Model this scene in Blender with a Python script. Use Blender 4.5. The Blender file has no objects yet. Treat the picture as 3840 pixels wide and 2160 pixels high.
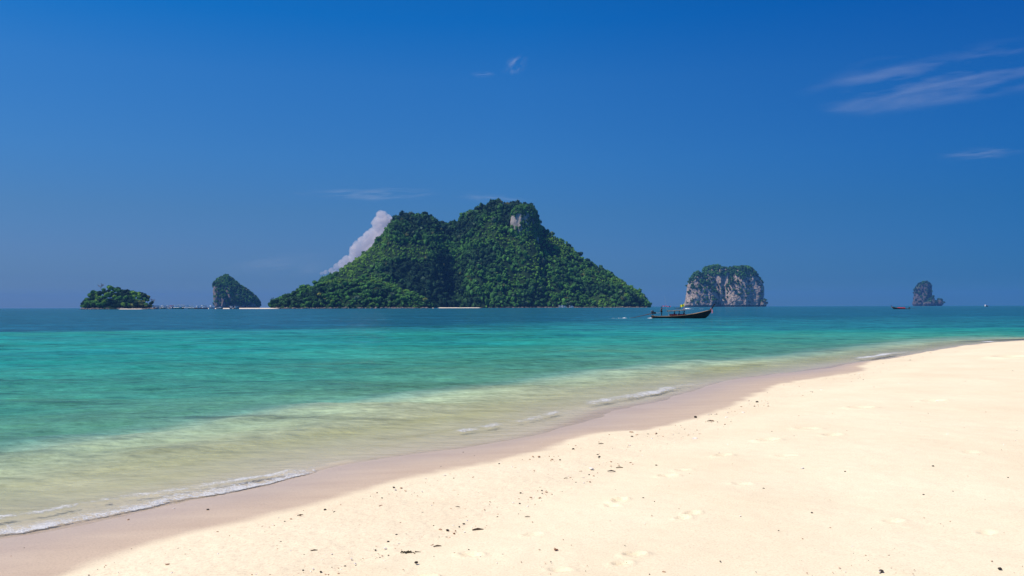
import bpy, math, random
import numpy as np
from mathutils import Vector, Matrix, Euler

random.seed(7)
RNG = np.random.default_rng(7)
SC = bpy.context.scene
COL = SC.collection

# ------------------------------------------------------------------ camera, sky, sun, exposure
F = 3200.0            # focal length in pixels of a 3840 px wide picture
CAMZ = 2.2
PITCH = math.atan(70.5 / F)
ROLL = math.radians(-0.164)
CM = Matrix.Rotation(math.pi / 2 + PITCH, 3, 'X') @ Matrix.Rotation(ROLL, 3, 'Z')
cd = bpy.data.cameras.new('camera')
cam = bpy.data.objects.new('camera', cd)
COL.objects.link(cam)
cam.matrix_world = Matrix.Translation((0, 0, CAMZ)) @ CM.to_4x4()
cd.sensor_width = 36.0
cd.lens = 36.0 * F / 3840.0
cd.clip_start = 0.1
cd.clip_end = 120000.0
SC.camera = cam

SUN_EL, SUN_AZ = math.radians(57), math.radians(-108)   # azimuth from +Y, clockwise: high, from the left and a little behind
W = bpy.data.worlds.new('World')
SC.world = W
W.use_nodes = True
wn = W.node_tree
wn.nodes.clear()
sky = wn.nodes.new('ShaderNodeTexSky')
sky.sky_type = 'NISHITA'
sky.sun_disc = False
sky.sun_elevation = SUN_EL
sky.sun_rotation = SUN_AZ
sky.altitude = 0
sky.air_density = 1.0
sky.dust_density = 0.3
sky.ozone_density = 4.0
# a polarising filter's deep blue: the sky's own gradient, deepened the same way all round
tcw = wn.nodes.new('ShaderNodeTexCoord')
sxw = wn.nodes.new('ShaderNodeSeparateXYZ')
wn.links.new(tcw.outputs['Generated'], sxw.inputs[0])
crw = wn.nodes.new('ShaderNodeValToRGB')
ew = crw.color_ramp.elements
SKY_STOPS = [(0.0, (.15, .27, .42)), (.031, (.115, .235, .465)), (.062, (.126, .255, .485)), (.109, (.124, .29, .50)), (.169, (.112, .345, .60)), (.257, (.085, .385, .70)), (.32, (.020, .38, .76)), (1.0, (.03, .33, .78))]
ew[0].position, ew[0].color = SKY_STOPS[0][0], (*SKY_STOPS[0][1], 1)
ew[1].position, ew[1].color = SKY_STOPS[-1][0], (*SKY_STOPS[-1][1], 1)
for p_, c_ in SKY_STOPS[1:-1]:
    e_ = ew.new(p_); e_.color = (*c_, 1)
wn.links.new(sxw.outputs['Z'], crw.inputs[0])
# the side towards the sun is a little paler, the side away from it deeper
mrw = wn.nodes.new('ShaderNodeMapRange')
mrw.inputs['From Min'].default_value = -0.55; mrw.inputs['From Max'].default_value = 0.55
wn.links.new(sxw.outputs['X'], mrw.inputs['Value'])
azw = wn.nodes.new('ShaderNodeValToRGB')
ea = azw.color_ramp.elements
ea[0].color = (.70, .55, .51, 1); ea[1].color = (.13, .32, .40, 1)
em = ea.new(.5); em.color = (.5, .5, .5, 1)
wn.links.new(mrw.outputs[0], azw.inputs[0])


def vmul(a, b):
    n = wn.nodes.new('ShaderNodeVectorMath'); n.operation = 'MULTIPLY'
    wn.links.new(a, n.inputs[0])
    if isinstance(b, tuple): n.inputs[1].default_value = b
    else: wn.links.new(b, n.inputs[1])
    return n.outputs[0]


skyc = vmul(vmul(vmul(sky.outputs[0], crw.outputs[0]), azw.outputs[0]), (4.0, 4.0, 4.0))
bg = wn.nodes.new('ShaderNodeBackground')
bg.inputs['Strength'].default_value = 0.075
wo = wn.nodes.new('ShaderNodeOutputWorld')
wn.links.new(skyc, bg.inputs['Color'])
wn.links.new(bg.outputs[0], wo.inputs['Surface'])

sd = bpy.data.lights.new('sun', 'SUN')
sd.energy = 4.75
sd.angle = math.radians(0.53)
sd.color = (1.0, 0.90, 0.75)
sun = bpy.data.objects.new('sun', sd)
COL.objects.link(sun)
SV = Vector((math.sin(SUN_AZ) * math.cos(SUN_EL), math.cos(SUN_AZ) * math.cos(SUN_EL), math.sin(SUN_EL)))
sun.rotation_euler = SV.to_track_quat('Z', 'Y').to_euler()

SC.view_settings.view_transform = 'Standard'
SC.view_settings.look = 'None'
SC.view_settings.exposure = 0.0
SC.view_settings.gamma = 1.0
SC.view_settings.use_curve_mapping = False
SC.cycles.max_bounces = 8
SC.cycles.diffuse_bounces = 2
SC.cycles.glossy_bounces = 2
SC.cycles.transmission_bounces = 2
SC.cycles.volume_bounces = 5
SC.cycles.transparent_max_bounces = 10

# ------------------------------------------------------------------ geometry of the view (to place things in the world)
CMn = np.array(CM)


def ray(px, py):
    v = CMn @ np.array([(px - 1920.0) / F, -(py - 1080.0) / F, -1.0])
    return v / v[1]                       # per metre of depth


def at(px, py, D):                        # point at depth D
    r = ray(px, py)
    return Vector((r[0] * D, D, CAMZ + r[2] * D))


def onz(px, py, z=0.0):                   # point on the level z
    r = ray(px, py)
    t = (z - CAMZ) / r[2]
    return np.array([r[0] * t, r[1] * t])


# ------------------------------------------------------------------ small helpers
def tag(o, label=None, cat=None, group=None, kind=None):
    if label: o['label'] = label
    if cat: o['category'] = cat
    if group: o['group'] = group
    if kind: o['kind'] = kind
    return o


def link(name, me, mat=None, parent=None, loc=None):
    o = bpy.data.objects.new(name, me)
    COL.objects.link(o)
    if mat is not None and me is not None and not me.materials:
        me.materials.append(mat)
    if parent: o.parent = parent
    if loc is not None: o.location = loc
    return o


def empty(name, loc, rz=0.0, label=None, cat=None, group=None):
    o = bpy.data.objects.new(name, None)
    COL.objects.link(o)
    o.location = loc
    o.rotation_euler = (0, 0, rz)
    o.empty_display_size = 0.1
    return tag(o, label, cat, group)


def mesh_np(name, V, Fc, smooth=False, attrs=None):
    """V (n,3); Fc (m,k) with k = 3 or 4"""
    me = bpy.data.meshes.new(name)
    V = np.asarray(V, dtype=np.float32)
    Fc = np.asarray(Fc, dtype=np.int32)
    k = Fc.shape[1]
    me.vertices.add(len(V))
    me.vertices.foreach_set('co', V.ravel())
    me.loops.add(Fc.size)
    me.loops.foreach_set('vertex_index', Fc.ravel())
    me.polygons.add(len(Fc))
    me.polygons.foreach_set('loop_start', np.arange(0, Fc.size, k, dtype=np.int32))
    me.polygons.foreach_set('loop_total', np.full(len(Fc), k, dtype=np.int32))
    me.polygons.foreach_set('use_smooth', np.full(len(Fc), smooth, dtype=bool))
    for an, arr in (attrs or {}).items():
        arr = np.asarray(arr, dtype=np.float32)
        if arr.ndim == 1:
            a = me.attributes.new(an, 'FLOAT', 'POINT')
            a.data.foreach_set('value', arr)
        else:
            a = me.attributes.new(an, 'FLOAT_COLOR', 'POINT')
            c = np.ones((len(arr), 4), dtype=np.float32)
            c[:, :3] = arr
            a.data.foreach_set('color', c.ravel())
    me.update(calc_edges=True)
    return me


def _hash(i, j, k, s):
    with np.errstate(over='ignore'):
        h = (i.astype(np.uint32) * np.uint32(374761393) + j.astype(np.uint32) * np.uint32(668265263)
             + k.astype(np.uint32) * np.uint32(2147483647) + np.uint32(s * 974711 + 12345))
        h = (h ^ (h >> np.uint32(13))) * np.uint32(1274126177)
        h = h ^ (h >> np.uint32(16))
        h = h * np.uint32(2246822519)
        h = h ^ (h >> np.uint32(15))
    return (h & np.uint32(0xFFFFFF)).astype(np.float64) / float(0xFFFFFF)


def vn(x, y, z=0.0, seed=0):              # smooth value noise in 0..1
    x, y, z = np.broadcast_arrays(np.asarray(x, float), np.asarray(y, float), np.asarray(z, float))
    xi, yi, zi = np.floor(x), np.floor(y), np.floor(z)
    fx, fy, fz = x - xi, y - yi, z - zi
    fx = fx * fx * (3 - 2 * fx); fy = fy * fy * (3 - 2 * fy); fz = fz * fz * (3 - 2 * fz)
    xi = xi.astype(np.int64); yi = yi.astype(np.int64); zi = zi.astype(np.int64)
    r = 0
    for a in (0, 1):
        for b in (0, 1):
            for c in (0, 1):
                w = (fx if a else 1 - fx) * (fy if b else 1 - fy) * (fz if c else 1 - fz)
                r = r + w * _hash(xi + a, yi + b, zi + c, seed)
    return r


def fbm(x, y, z=0.0, o=4, seed=0, g=0.5):
    r, a, t = 0, 1.0, 0.0
    for i in range(o):
        r = r + a * (vn(x * 2 ** i, y * 2 ** i, z * 2 ** i if not np.isscalar(z) else z, seed + i) * 2 - 1)
        t += a
        a *= g
    return r / t


def sst(a, b, x):
    t = np.clip((x - a) / (b - a), 0, 1)
    return t * t * (3 - 2 * t)


# --- materials
def mat_new(name):
    m = bpy.data.materials.new(name)
    m.use_nodes = True
    nt = m.node_tree
    b = nt.nodes['Principled BSDF']
    return m, nt, b


def N(nt, t, **kw):
    n = nt.nodes.new('ShaderNode' + t)
    for k, v in kw.items():
        if k.startswith('i_'):
            key = k[2:].replace('_', ' ')
            n.inputs[key].default_value = v
        else:
            setattr(n, k, v)
    return n


def L(nt, a, b):
    nt.links.new(a, b)


def ramp(nt, fac, stops, interp='LINEAR'):
    r = N(nt, 'ValToRGB')
    r.color_ramp.interpolation = interp
    el = r.color_ramp.elements
    while len(el) > 1: el.remove(el[-1])
    el[0].position = stops[0][0]
    el[0].color = (*stops[0][1], 1) if len(stops[0][1]) == 3 else stops[0][1]
    for p, c in stops[1:]:
        e = el.new(p)
        e.color = (*c, 1) if len(c) == 3 else c
    if fac is not None: L(nt, fac, r.inputs[0])
    return r


def g3(v): return (v, v, v)


def mathn(nt, op, a, b=None, clamp=False):
    n = N(nt, 'Math', operation=op, use_clamp=clamp)
    for i, v in enumerate((a, b)):
        if v is None: continue
        if isinstance(v, (int, float)): n.inputs[i].default_value = v
        else: L(nt, v, n.inputs[i])
    return n.outputs[0]


def mixc(nt, f, a, b, mode='MIX'):
    n = N(nt, 'Mix', data_type='RGBA', blend_type=mode)
    for s, v in ((n.inputs[0], f), (n.inputs[6], a), (n.inputs[7], b)):
        if isinstance(v, (int, float)): s.default_value = v
        elif isinstance(v, tuple): s.default_value = (*v, 1)
        else: L(nt, v, s)
    return n.outputs[2]


def noise_n(nt, scale, detail=3, rough=0.5, vec=None, dim='3D', dist=0.0):
    n = N(nt, 'TexNoise', noise_dimensions=dim)
    n.inputs['Scale'].default_value = scale
    n.inputs['Detail'].default_value = detail
    n.inputs['Roughness'].default_value = rough
    n.inputs['Distortion'].default_value = dist
    if vec is not None: L(nt, vec, n.inputs['Vector'])
    return n


def mapping(nt, scale, rz=0.0, src='Object'):
    tc = N(nt, 'TexCoord')
    mp = N(nt, 'Mapping')
    mp.inputs['Scale'].default_value = scale
    mp.inputs['Rotation'].default_value = (0, 0, rz)
    L(nt, tc.outputs[src], mp.inputs['Vector'])
    return mp.outputs[0]


def simple(name, col, rough=0.6, var=0.12, scale=3.0, spec=0.4, metal=0.0, bump=0.0):
    m, nt, b = mat_new(name)
    nz = noise_n(nt, scale, 4, 0.6, mapping(nt, (1, 1, 1)))
    lo = tuple(max(0, c * (1 - var)) for c in col)
    hi = tuple(min(1, c * (1 + var)) for c in col)
    r = ramp(nt, nz.outputs[0], [(0.3, lo), (0.7, hi)])
    L(nt, r.outputs[0], b.inputs['Base Color'])
    b.inputs['Roughness'].default_value = rough
    b.inputs['Specular IOR Level'].default_value = spec
    b.inputs['Metallic'].default_value = metal
    if bump:
        bp = N(nt, 'Bump', i_Strength=bump, i_Distance=0.02)
        L(nt, nz.outputs[0], bp.inputs['Height'])
        L(nt, bp.outputs[0], b.inputs['Normal'])
    return m


# ------------------------------------------------------------------ the shore: its lines in the world
def world_line(pts, z=0.0):
    p = np.array([onz(a, b, z) for a, b in pts])
    seg = np.r_[0, np.cumsum(np.hypot(*np.diff(p, axis=0).T))]
    step = max(0.12, seg[-1] / 160)
    s = np.unique(np.r_[np.arange(0, seg[-1], step), seg[-1]])
    x, y = np.interp(s, seg, p[:, 0]), np.interp(s, seg, p[:, 1])
    k = np.clip(np.hypot(x, y) / 14, .7, 2.0)          # small scallops left by the wash
    dx = .07 * k * fbm(x / .55 / k, y / .55 / k, o=3, seed=201); dy = .11 * k * fbm(x / .55 / k, y / .55 / k, o=3, seed=207)
    return np.stack([x + dx, y + dy], 1)


WATER_PX = [(-120, 2035), (0, 2010), (90, 2003), (200, 1978), (330, 1952), (450, 1928), (600, 1898), (720, 1872), (850, 1850), (1000, 1818),
            (1150, 1780), (1300, 1742), (1420, 1722), (1560, 1700), (1700, 1684), (1850, 1662), (2000, 1632), (2100, 1602), (2190, 1566),
            (2250, 1540), (2350, 1522), (2500, 1494), (2600, 1468), (2670, 1440), (2760, 1420), (2900, 1404), (3050, 1386),
            (3190, 1362), (3300, 1349), (3400, 1333), (3520, 1312), (3640, 1293), (3740, 1282), (3840, 1275.5)]
DRY_PX = [(60, 2230), (262, 2160), (404, 2104), (620, 2033), (858, 1972), (1110, 1917), (1300, 1866), (1450, 1818), (1591, 1784), (1745, 1756), (1900, 1728),
          (2001, 1700), (2062, 1684), (2160, 1648), (2263, 1624), (2412, 1616), (2540, 1595), (2647, 1556), (2737, 1526), (2839, 1479),
          (2903, 1449), (3005, 1431), (3120, 1407), (3209, 1400), (3253, 1385), (3222, 1374), (3290, 1354), (3364, 1341), (3461, 1323),
          (3616, 1298), (3718, 1286), (3840, 1278.5)]
DEEP_PX = [(-100, 1755), (0, 1735), (151, 1710), (353, 1675), (555, 1650), (858, 1604), (1160, 1559), (1300, 1532), (1503, 1511), (1705, 1486), (1856, 1463),
           (2058, 1433), (2235, 1416), (2500, 1387), (2700, 1369), (2948, 1343), (3098, 1326), (3342, 1301), (3541, 1280), (3700, 1272), (3840, 1268.5)]
BERM_PX = [(1150, 2240), (1345, 2150), (1559, 2076), (1700, 2030), (1838, 1982), (1990, 1900), (2200, 1812), (2327, 1756), (2455, 1710), (2583, 1663),
           (2690, 1599), (2882, 1516), (3000, 1484), (3209, 1429), (3364, 1376), (3500, 1340), (3700, 1300), (3840, 1284)]


def with_ends(P, z=0.0):
    p = world_line(P, z)
    return np.vstack([[[-9.5, -12.0], [-7.2, 1.5]], p, [p[-1] + np.array([22, 26]), p[-1] + np.array([120, 60]), p[-1] + np.array([500, 80])]])


WL = with_ends(WATER_PX)
DL = with_ends(DRY_PX, 0.05)
CL = with_ends(DEEP_PX)
CL[0] = (-16, -12); CL[1] = (-12.5, 1.5)
DL[0] = (-7.0, -12); DL[1] = (-5.6, 1.5)
BL = world_line(BERM_PX, 0.15)
BL = np.vstack([[[-2.6, -12], [-1.8, 1.0]], BL, [BL[-1] + np.array([25, 26]), BL[-1] + np.array([500, 60])]])


def sdist(P, line, close=True):
    if len(line) > 60 and len(P) > 500:      # far from the line a coarse copy of it will do
        co = np.vstack([line[::7], line[-1:]])
        d = sdist_full(P, co, close)
        near = np.abs(d) < 2.5
        d[near] = sdist_full(P[near], line, close)
        return d
    return sdist_full(P, line, close)


def sdist_full(P, line, close=True):
    """signed distance: positive on the land side (right hand of the line as it runs away)"""
    d2 = np.full(len(P), 1e18)
    for a, b in zip(line[:-1], line[1:]):
        ab = b - a
        ap = P - a
        t = np.clip((ap @ ab) / (ab @ ab + 1e-12), 0, 1)
        q = ap - t[:, None] * ab
        d2 = np.minimum(d2, (q * q).sum(1))
    d = np.sqrt(d2)
    if not close:
        return d
    poly = np.vstack([line, [[3000, line[-1][1]], [3000, -3000], [line[0][0], -3000]]])
    ins = np.zeros(len(P), bool)
    x, y = P[:, 0], P[:, 1]
    for a, b in zip(poly, np.roll(poly, -1, axis=0)):
        c = ((a[1] > y) != (b[1] > y))
        with np.errstate(divide='ignore', invalid='ignore'):
            xx = (b[0] - a[0]) * (y - a[1]) / (b[1] - a[1] + 1e-30) + a[0]
        ins ^= c & (x < xx)
    return np.where(ins, d, -d)


def fields(P):
    return sdist(P, WL), sdist(P, DL), sdist(P, CL), sdist(P, BL)


def bed_height(P, fl=None):
    dW, dD, dC, dB = fl if fl is not None else fields(P)
    z = np.zeros(len(P))
    wet = (dW > 0) & (dD <= 0)
    z[wet] = 0.07 * (dW[wet] / (dW[wet] - dD[wet] + 1e-6))
    dry = dD > 0
    dd = dD[dry]
    z[dry] = 0.07 + 0.30 * (1 - np.exp(-dd * 0.16)) + 0.05 * sst(-0.4, 1.2, dB[dry])
    sh = (dW <= 0) & (dC > 0)
    s = -dW[sh] / (-dW[sh] + dC[sh] + 1e-6)
    z[sh] = -0.11 * s ** 0.7
    dp = (dW <= 0) & (dC <= 0)
    q = -dC[dp]
    z[dp] = -0.11 - 0.3 * sst(0.5, 5, q) - 0.035 * np.clip(q - 1, 0, 120)
    return z


def tone(P, dW, dC):
    """0 at the waterline, 1 over the deep channel: how deep the water stands"""
    t = np.zeros(len(P))
    s = np.clip(-dW / (np.abs(dW) + np.maximum(dC, 0) + 1e-6), 0, 1)
    t = 0.20 * s ** 0.9
    q = np.maximum(-dC, 0)
    r = np.hypot(P[:, 0], P[:, 1])
    edge = 0.9 + 0.05 * r
    t = t + (dC < 0) * (0.20 * sst(0, edge, q) + 0.10 * sst(0.5, 7, q) + 0.18 * sst(3, 26, q))
    u = P[:, 0] / np.maximum(P[:, 1], 1.0)
    u = np.where(P[:, 1] < 1, np.sign(P[:, 0]), u)
    Df = np.interp(u, [-0.6, -0.3, -0.1, 0.05, 0.2, 0.6], [78, 82, 92, 112, 125, 120])
    wd = np.interp(u, [-0.6, -0.3, -0.1, 0.05, 0.2, 0.6], [7, 10, 26, 60, 110, 130])
    wob = 1 + 0.07 * fbm(P[:, 0] * 0.03, P[:, 1] * 0.01, o=3, seed=41)
    t = t + 0.22 * sst(-1, 1, (P[:, 1] * wob - Df) / wd) * (dC < 0)
    t = t + 0.10 * sst(150, 2500, P[:, 1])
    return np.clip(t, 0, 1)


# ------------------------------------------------------------------ sheets laid out round a standpoint on the sand
def polar_grid(nf, nc, r_list):
    fine = np.linspace(math.radians(-37), math.radians(37), nf)
    coarse = np.linspace(math.radians(37), math.radians(323), nc + 2)[1:-1]
    th = np.concatenate([fine, coarse])
    n, m = len(th), len(r_list)
    T, R = np.meshgrid(th, r_list)
    X = (np.sin(T) * R).ravel(); Y = (np.cos(T) * R).ravel()
    i = np.arange(m - 1)[:, None] * n
    j = np.arange(n)[None, :]
    jn = (j + 1) % n
    Fc = np.stack([i + j, i + n + j, i + n + jn, i + jn], -1).reshape(-1, 4)
    return np.stack([X, Y], 1), Fc[:, ::-1]


# footprints and dents, in picture pixels -> world
DENTS = [(1578, 2142, .19, .075, .05), (2321, 1858, .17, .06, .035), (2503, 1765, .17, .07, .03), (2378, 2069, .16, .06, .022),
         (2595, 1916, .17, .06, .022), (2783, 1808, .17, .06, .016), (2878, 1641, .20, .08, .035), (2711, 1695, .18, .07, .03),
         (3027, 1594, .20, .08, .02), (3227, 1520, .22, .09, .025), (3804, 1340, .35, .16, .03), (1764, 2045, .17, .05, .022),
         (1997, 1977, .15, .05, .016), (3120, 1622, .2, .08, .02), (2950, 1700, .18, .07, .015), (2330, 2102, .14, .05, .018),
         (2560, 1935, .15, .06, .016), (2295, 1875, .14, .05, .016), (3500, 1500, .2, .08, .02), (3640, 1700, .18, .07, .014),
         (2100, 2120, .16, .06, .012), (3350, 1960, .17, .07, .012), (3700, 2010, .17, .07, .012), (2560, 1745, .14, .05, .02)]


def make_beach():
    r0 = np.geomspace(1.0, 4.2, 30)[:-1]
    r1 = np.geomspace(4.2, 70.0, 600)
    r2 = np.geomspace(70.0, 420.0, 26)[1:]
    P, Fc = polar_grid(440, 46, np.concatenate([r0, r1, r2]))
    fl = fields(P)
    dW, dD, dC, dB = fl
    wob = 0.05 * fbm(P[:, 0] * 2.2, P[:, 1] * 2.2, o=3, seed=3) * np.clip(np.hypot(P[:, 0], P[:, 1]) / 9, .5, 3)
    dD = dD + wob
    z = bed_height(P, (dW, dD, dC, dB))
    r = np.hypot(P[:, 0], P[:, 1])
    dryf = sst(0, 0.8, dD)
    z += dryf * (0.020 * fbm(P[:, 0] * 0.9, P[:, 1] * 0.9, o=3, seed=5) + 0.006 * fbm(P[:, 0] * 5, P[:, 1] * 5, o=3, seed=9))
    band = sst(0.0, .3, dD) * sst(0.25, -0.2, dB)
    z += band * 0.006 * fbm(P[:, 0] * 16, P[:, 1] * 16, o=2, seed=15)
    # low edge of the debris line
    z += 0.012 * np.exp(-(dB / 0.12) ** 2) * (0.5 + 0.5 * fbm(P[:, 0] * 3, P[:, 1] * 3, o=3, seed=19))
    # sand ripples under shallow water
    sh = sst(0.1, -0.5, dW)
    z += sh * 0.012 * fbm(P[:, 0] * 1.4 + P[:, 1] * 1.0, P[:, 1] * 3, o=3, seed=23)
    for k, (px, py, ln, wd, dp) in enumerate(DENTS):
        c = onz(px, py, 0.28)
        a = math.radians(12 + 35 * math.sin(k * 2.1))
        q = P - c
        s = q[:, 0] * math.cos(a) + q[:, 1] * math.sin(a)
        t = -q[:, 0] * math.sin(a) + q[:, 1] * math.cos(a)
        sc_ = np.hypot(*c) / 9
        e = (s / (ln * .48 * max(1, sc_))) ** 2 + (t / (wd * .8 * max(1, sc_))) ** 2
        dp = dp * 2.0 * max(1, sc_ * .8)
        z -= dp * np.exp(-e * e * 1.2)
        z += 0.35 * dp * np.exp(-((np.sqrt(e) - 1.45) / 0.35) ** 2)
    V = np.column_stack([P, z])
    wet = sst(0.17, -0.17, dD + 0.07 * fbm(P[:, 0] * 4, P[:, 1] * 4, o=3, seed=33))
    film = sst(1.0, 0.0, np.maximum(dW, 0) / (np.maximum(dW, 0) - np.minimum(dD, 0) + .02))
    under = sst(0.15, -0.4, dW)
    me = mesh_np('beach', V, Fc, True, {'wet': wet, 'film': film, 'band': band, 'under': under})
    m, nt, b = mat_new('coral_sand')
    aw = N(nt, 'Attribute', attribute_name='wet').outputs['Fac']
    ab = N(nt, 'Attribute', attribute_name='band').outputs['Fac']
    af = N(nt, 'Attribute', attribute_name='film').outputs['Fac']
    vec = mapping(nt, (1, 1, 1))
    n1 = noise_n(nt, 0.35, 4, 0.6, vec)
    n2 = noise_n(nt, 55, 4, 0.7, vec)
    n3 = noise_n(nt, 9, 4, 0.6, vec)
    dry = ramp(nt, n1.outputs[0], [(0.35, (0.83, 0.71, 0.50)), (0.65, (0.89, 0.785, 0.565))])
    c = mixc(nt, mathn(nt, 'MULTIPLY', ramp(nt, n3.outputs[0], [(0.45, g3(0)), (0.75, g3(1))]).outputs[0], 0.35), dry.outputs[0], (0.80, 0.67, 0.46))
    pink = ramp(nt, noise_n(nt, 30, 3, 0.7, vec).outputs[0], [(0.5, g3(0)), (0.68, g3(1))])
    c = mixc(nt, mathn(nt, 'MULTIPLY', mathn(nt, 'MULTIPLY', pink.outputs[0], ab), 0.45), c, (0.62, 0.46, 0.34))
    gr = ramp(nt, n2.outputs[0], [(0.30, g3(0.80)), (0.5, g3(1)), (0.75, g3(1.08))])
    c = mixc(nt, 1.0, c, gr.outputs[0], 'MULTIPLY')
    spk = ramp(nt, noise_n(nt, 90, 2, 0.5, vec).outputs[0], [(0.70, g3(0)), (0.76, g3(1))])
    c = mixc(nt, mathn(nt, 'MULTIPLY', spk.outputs[0], 0.35), c, (0.45, 0.32, 0.22))
    wetc = ramp(nt, noise_n(nt, 1.2, 3, 0.6, mapping(nt, (0.5, 2.0, 1))).outputs[0], [(0.3, (0.55, 0.425, 0.315)), (0.7, (0.62, 0.49, 0.36))])
    wc = mixc(nt, 1.0, wetc.outputs[0], gr.outputs[0], 'MULTIPLY')
    c = mixc(nt, aw, c, wc)
    au = N(nt, 'Attribute', attribute_name='under').outputs['Fac']
    c = mixc(nt, au, c, mixc(nt, 1.0, (0.72, 0.62, 0.47), gr.outputs[0], 'MULTIPLY'))
    L(nt, c, b.inputs['Base Color'])
    fs = mathn(nt, 'MULTIPLY', aw, mathn(nt, 'ADD', mathn(nt, 'MULTIPLY', af, 0.25), 0.35))
    L(nt, mathn(nt, 'SUBTRACT', 0.95, fs), b.inputs['Roughness'])
    L(nt, mathn(nt, 'ADD', mathn(nt, 'MULTIPLY', mathn(nt, 'MULTIPLY', aw, af), 0.45), 0.08), b.inputs['Specular IOR Level'])
    bp = N(nt, 'Bump', i_Distance=0.004)
    L(nt, mathn(nt, 'SUBTRACT', 0.6, mathn(nt, 'MULTIPLY', aw, 0.5)), bp.inputs['Strength'])
    L(nt, n2.outputs[0], bp.inputs['Height'])
    L(nt, bp.outputs[0], b.inputs['Normal'])
    tag(link('beach', me, m), kind='structure')


# wave rollers near the shore: crest lines, height, half-width
ROLL_PX = [
    ([(-100, 2015), (0, 1992), (200, 1962), (400, 1925), (600, 1880), (800, 1842), (1000, 1800), (1150, 1768), (1300, 1733)], .035, .16),
    ([(-50, 1950), (60, 1945), (200, 1918), (330, 1890), (450, 1868), (600, 1850), (760, 1820), (900, 1795), (1060, 1775)], .030, .20),
    ([(1500, 1652), (1650, 1632), (1800, 1605), (1950, 1582), (2060, 1560), (2125, 1543)], .035, .22),
    ([(2190, 1525), (2300, 1500), (2420, 1478), (2540, 1458), (2655, 1436)], .06, .34),
    ([(3190, 1352), (3270, 1345), (3340, 1331), (3410, 1320)], .09, .6),
    ([(700, 1690), (850, 1665), (1000, 1640), (1150, 1622), (1250, 1612)], .035, .45),
    ([(500, 1715), (700, 1695), (900, 1668)], .03, .4),
]
ROLL = [(world_line(p), h, w) for p, h, w in ROLL_PX]


def water_height(P, dW, r):
    z = np.zeros(len(P))
    sh = sst(0.0, 5.0, -dW) * 0.85 + 0.15
    rnd = random.Random(5)
    for lam, amp in ((0.35, .0035), (0.5, .005), (0.75, .008), (1.1, .010), (1.7, .014), (2.6, .020), (4.0, .026), (6.5, .035), (11, .05)):
        for _ in range(3):
            a = math.radians(-62 + rnd.uniform(-38, 38))        # waves run in towards the sand
            k = 2 * math.pi / (lam * rnd.uniform(.85, 1.2))
            dx, dy = math.cos(a), math.sin(a)
            ph = rnd.uniform(0, 6.28)
            wob = 1.8 * fbm(P[:, 0] / lam / 5, P[:, 1] / lam / 5, o=2, seed=int(ph * 10))
            att = sst(lam / .012, lam / .03, r)
            s = np.sin(k * (P[:, 0] * dx + P[:, 1] * dy) + ph + wob)
            z += att * amp * 0.5 * (s + 0.35 * s * s)
    z *= sh
    for ln, h, w in ROLL:
        d = sdist(P, ln, False)
        end = 1.0
        z += h * np.exp(-(d / w) ** 2) * (0.75 + 0.5 * fbm(P[:, 0] * 1.5, P[:, 1] * 1.5, o=3, seed=77)) * sst(-0.02, 0.12, -dW)
    return z


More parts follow.
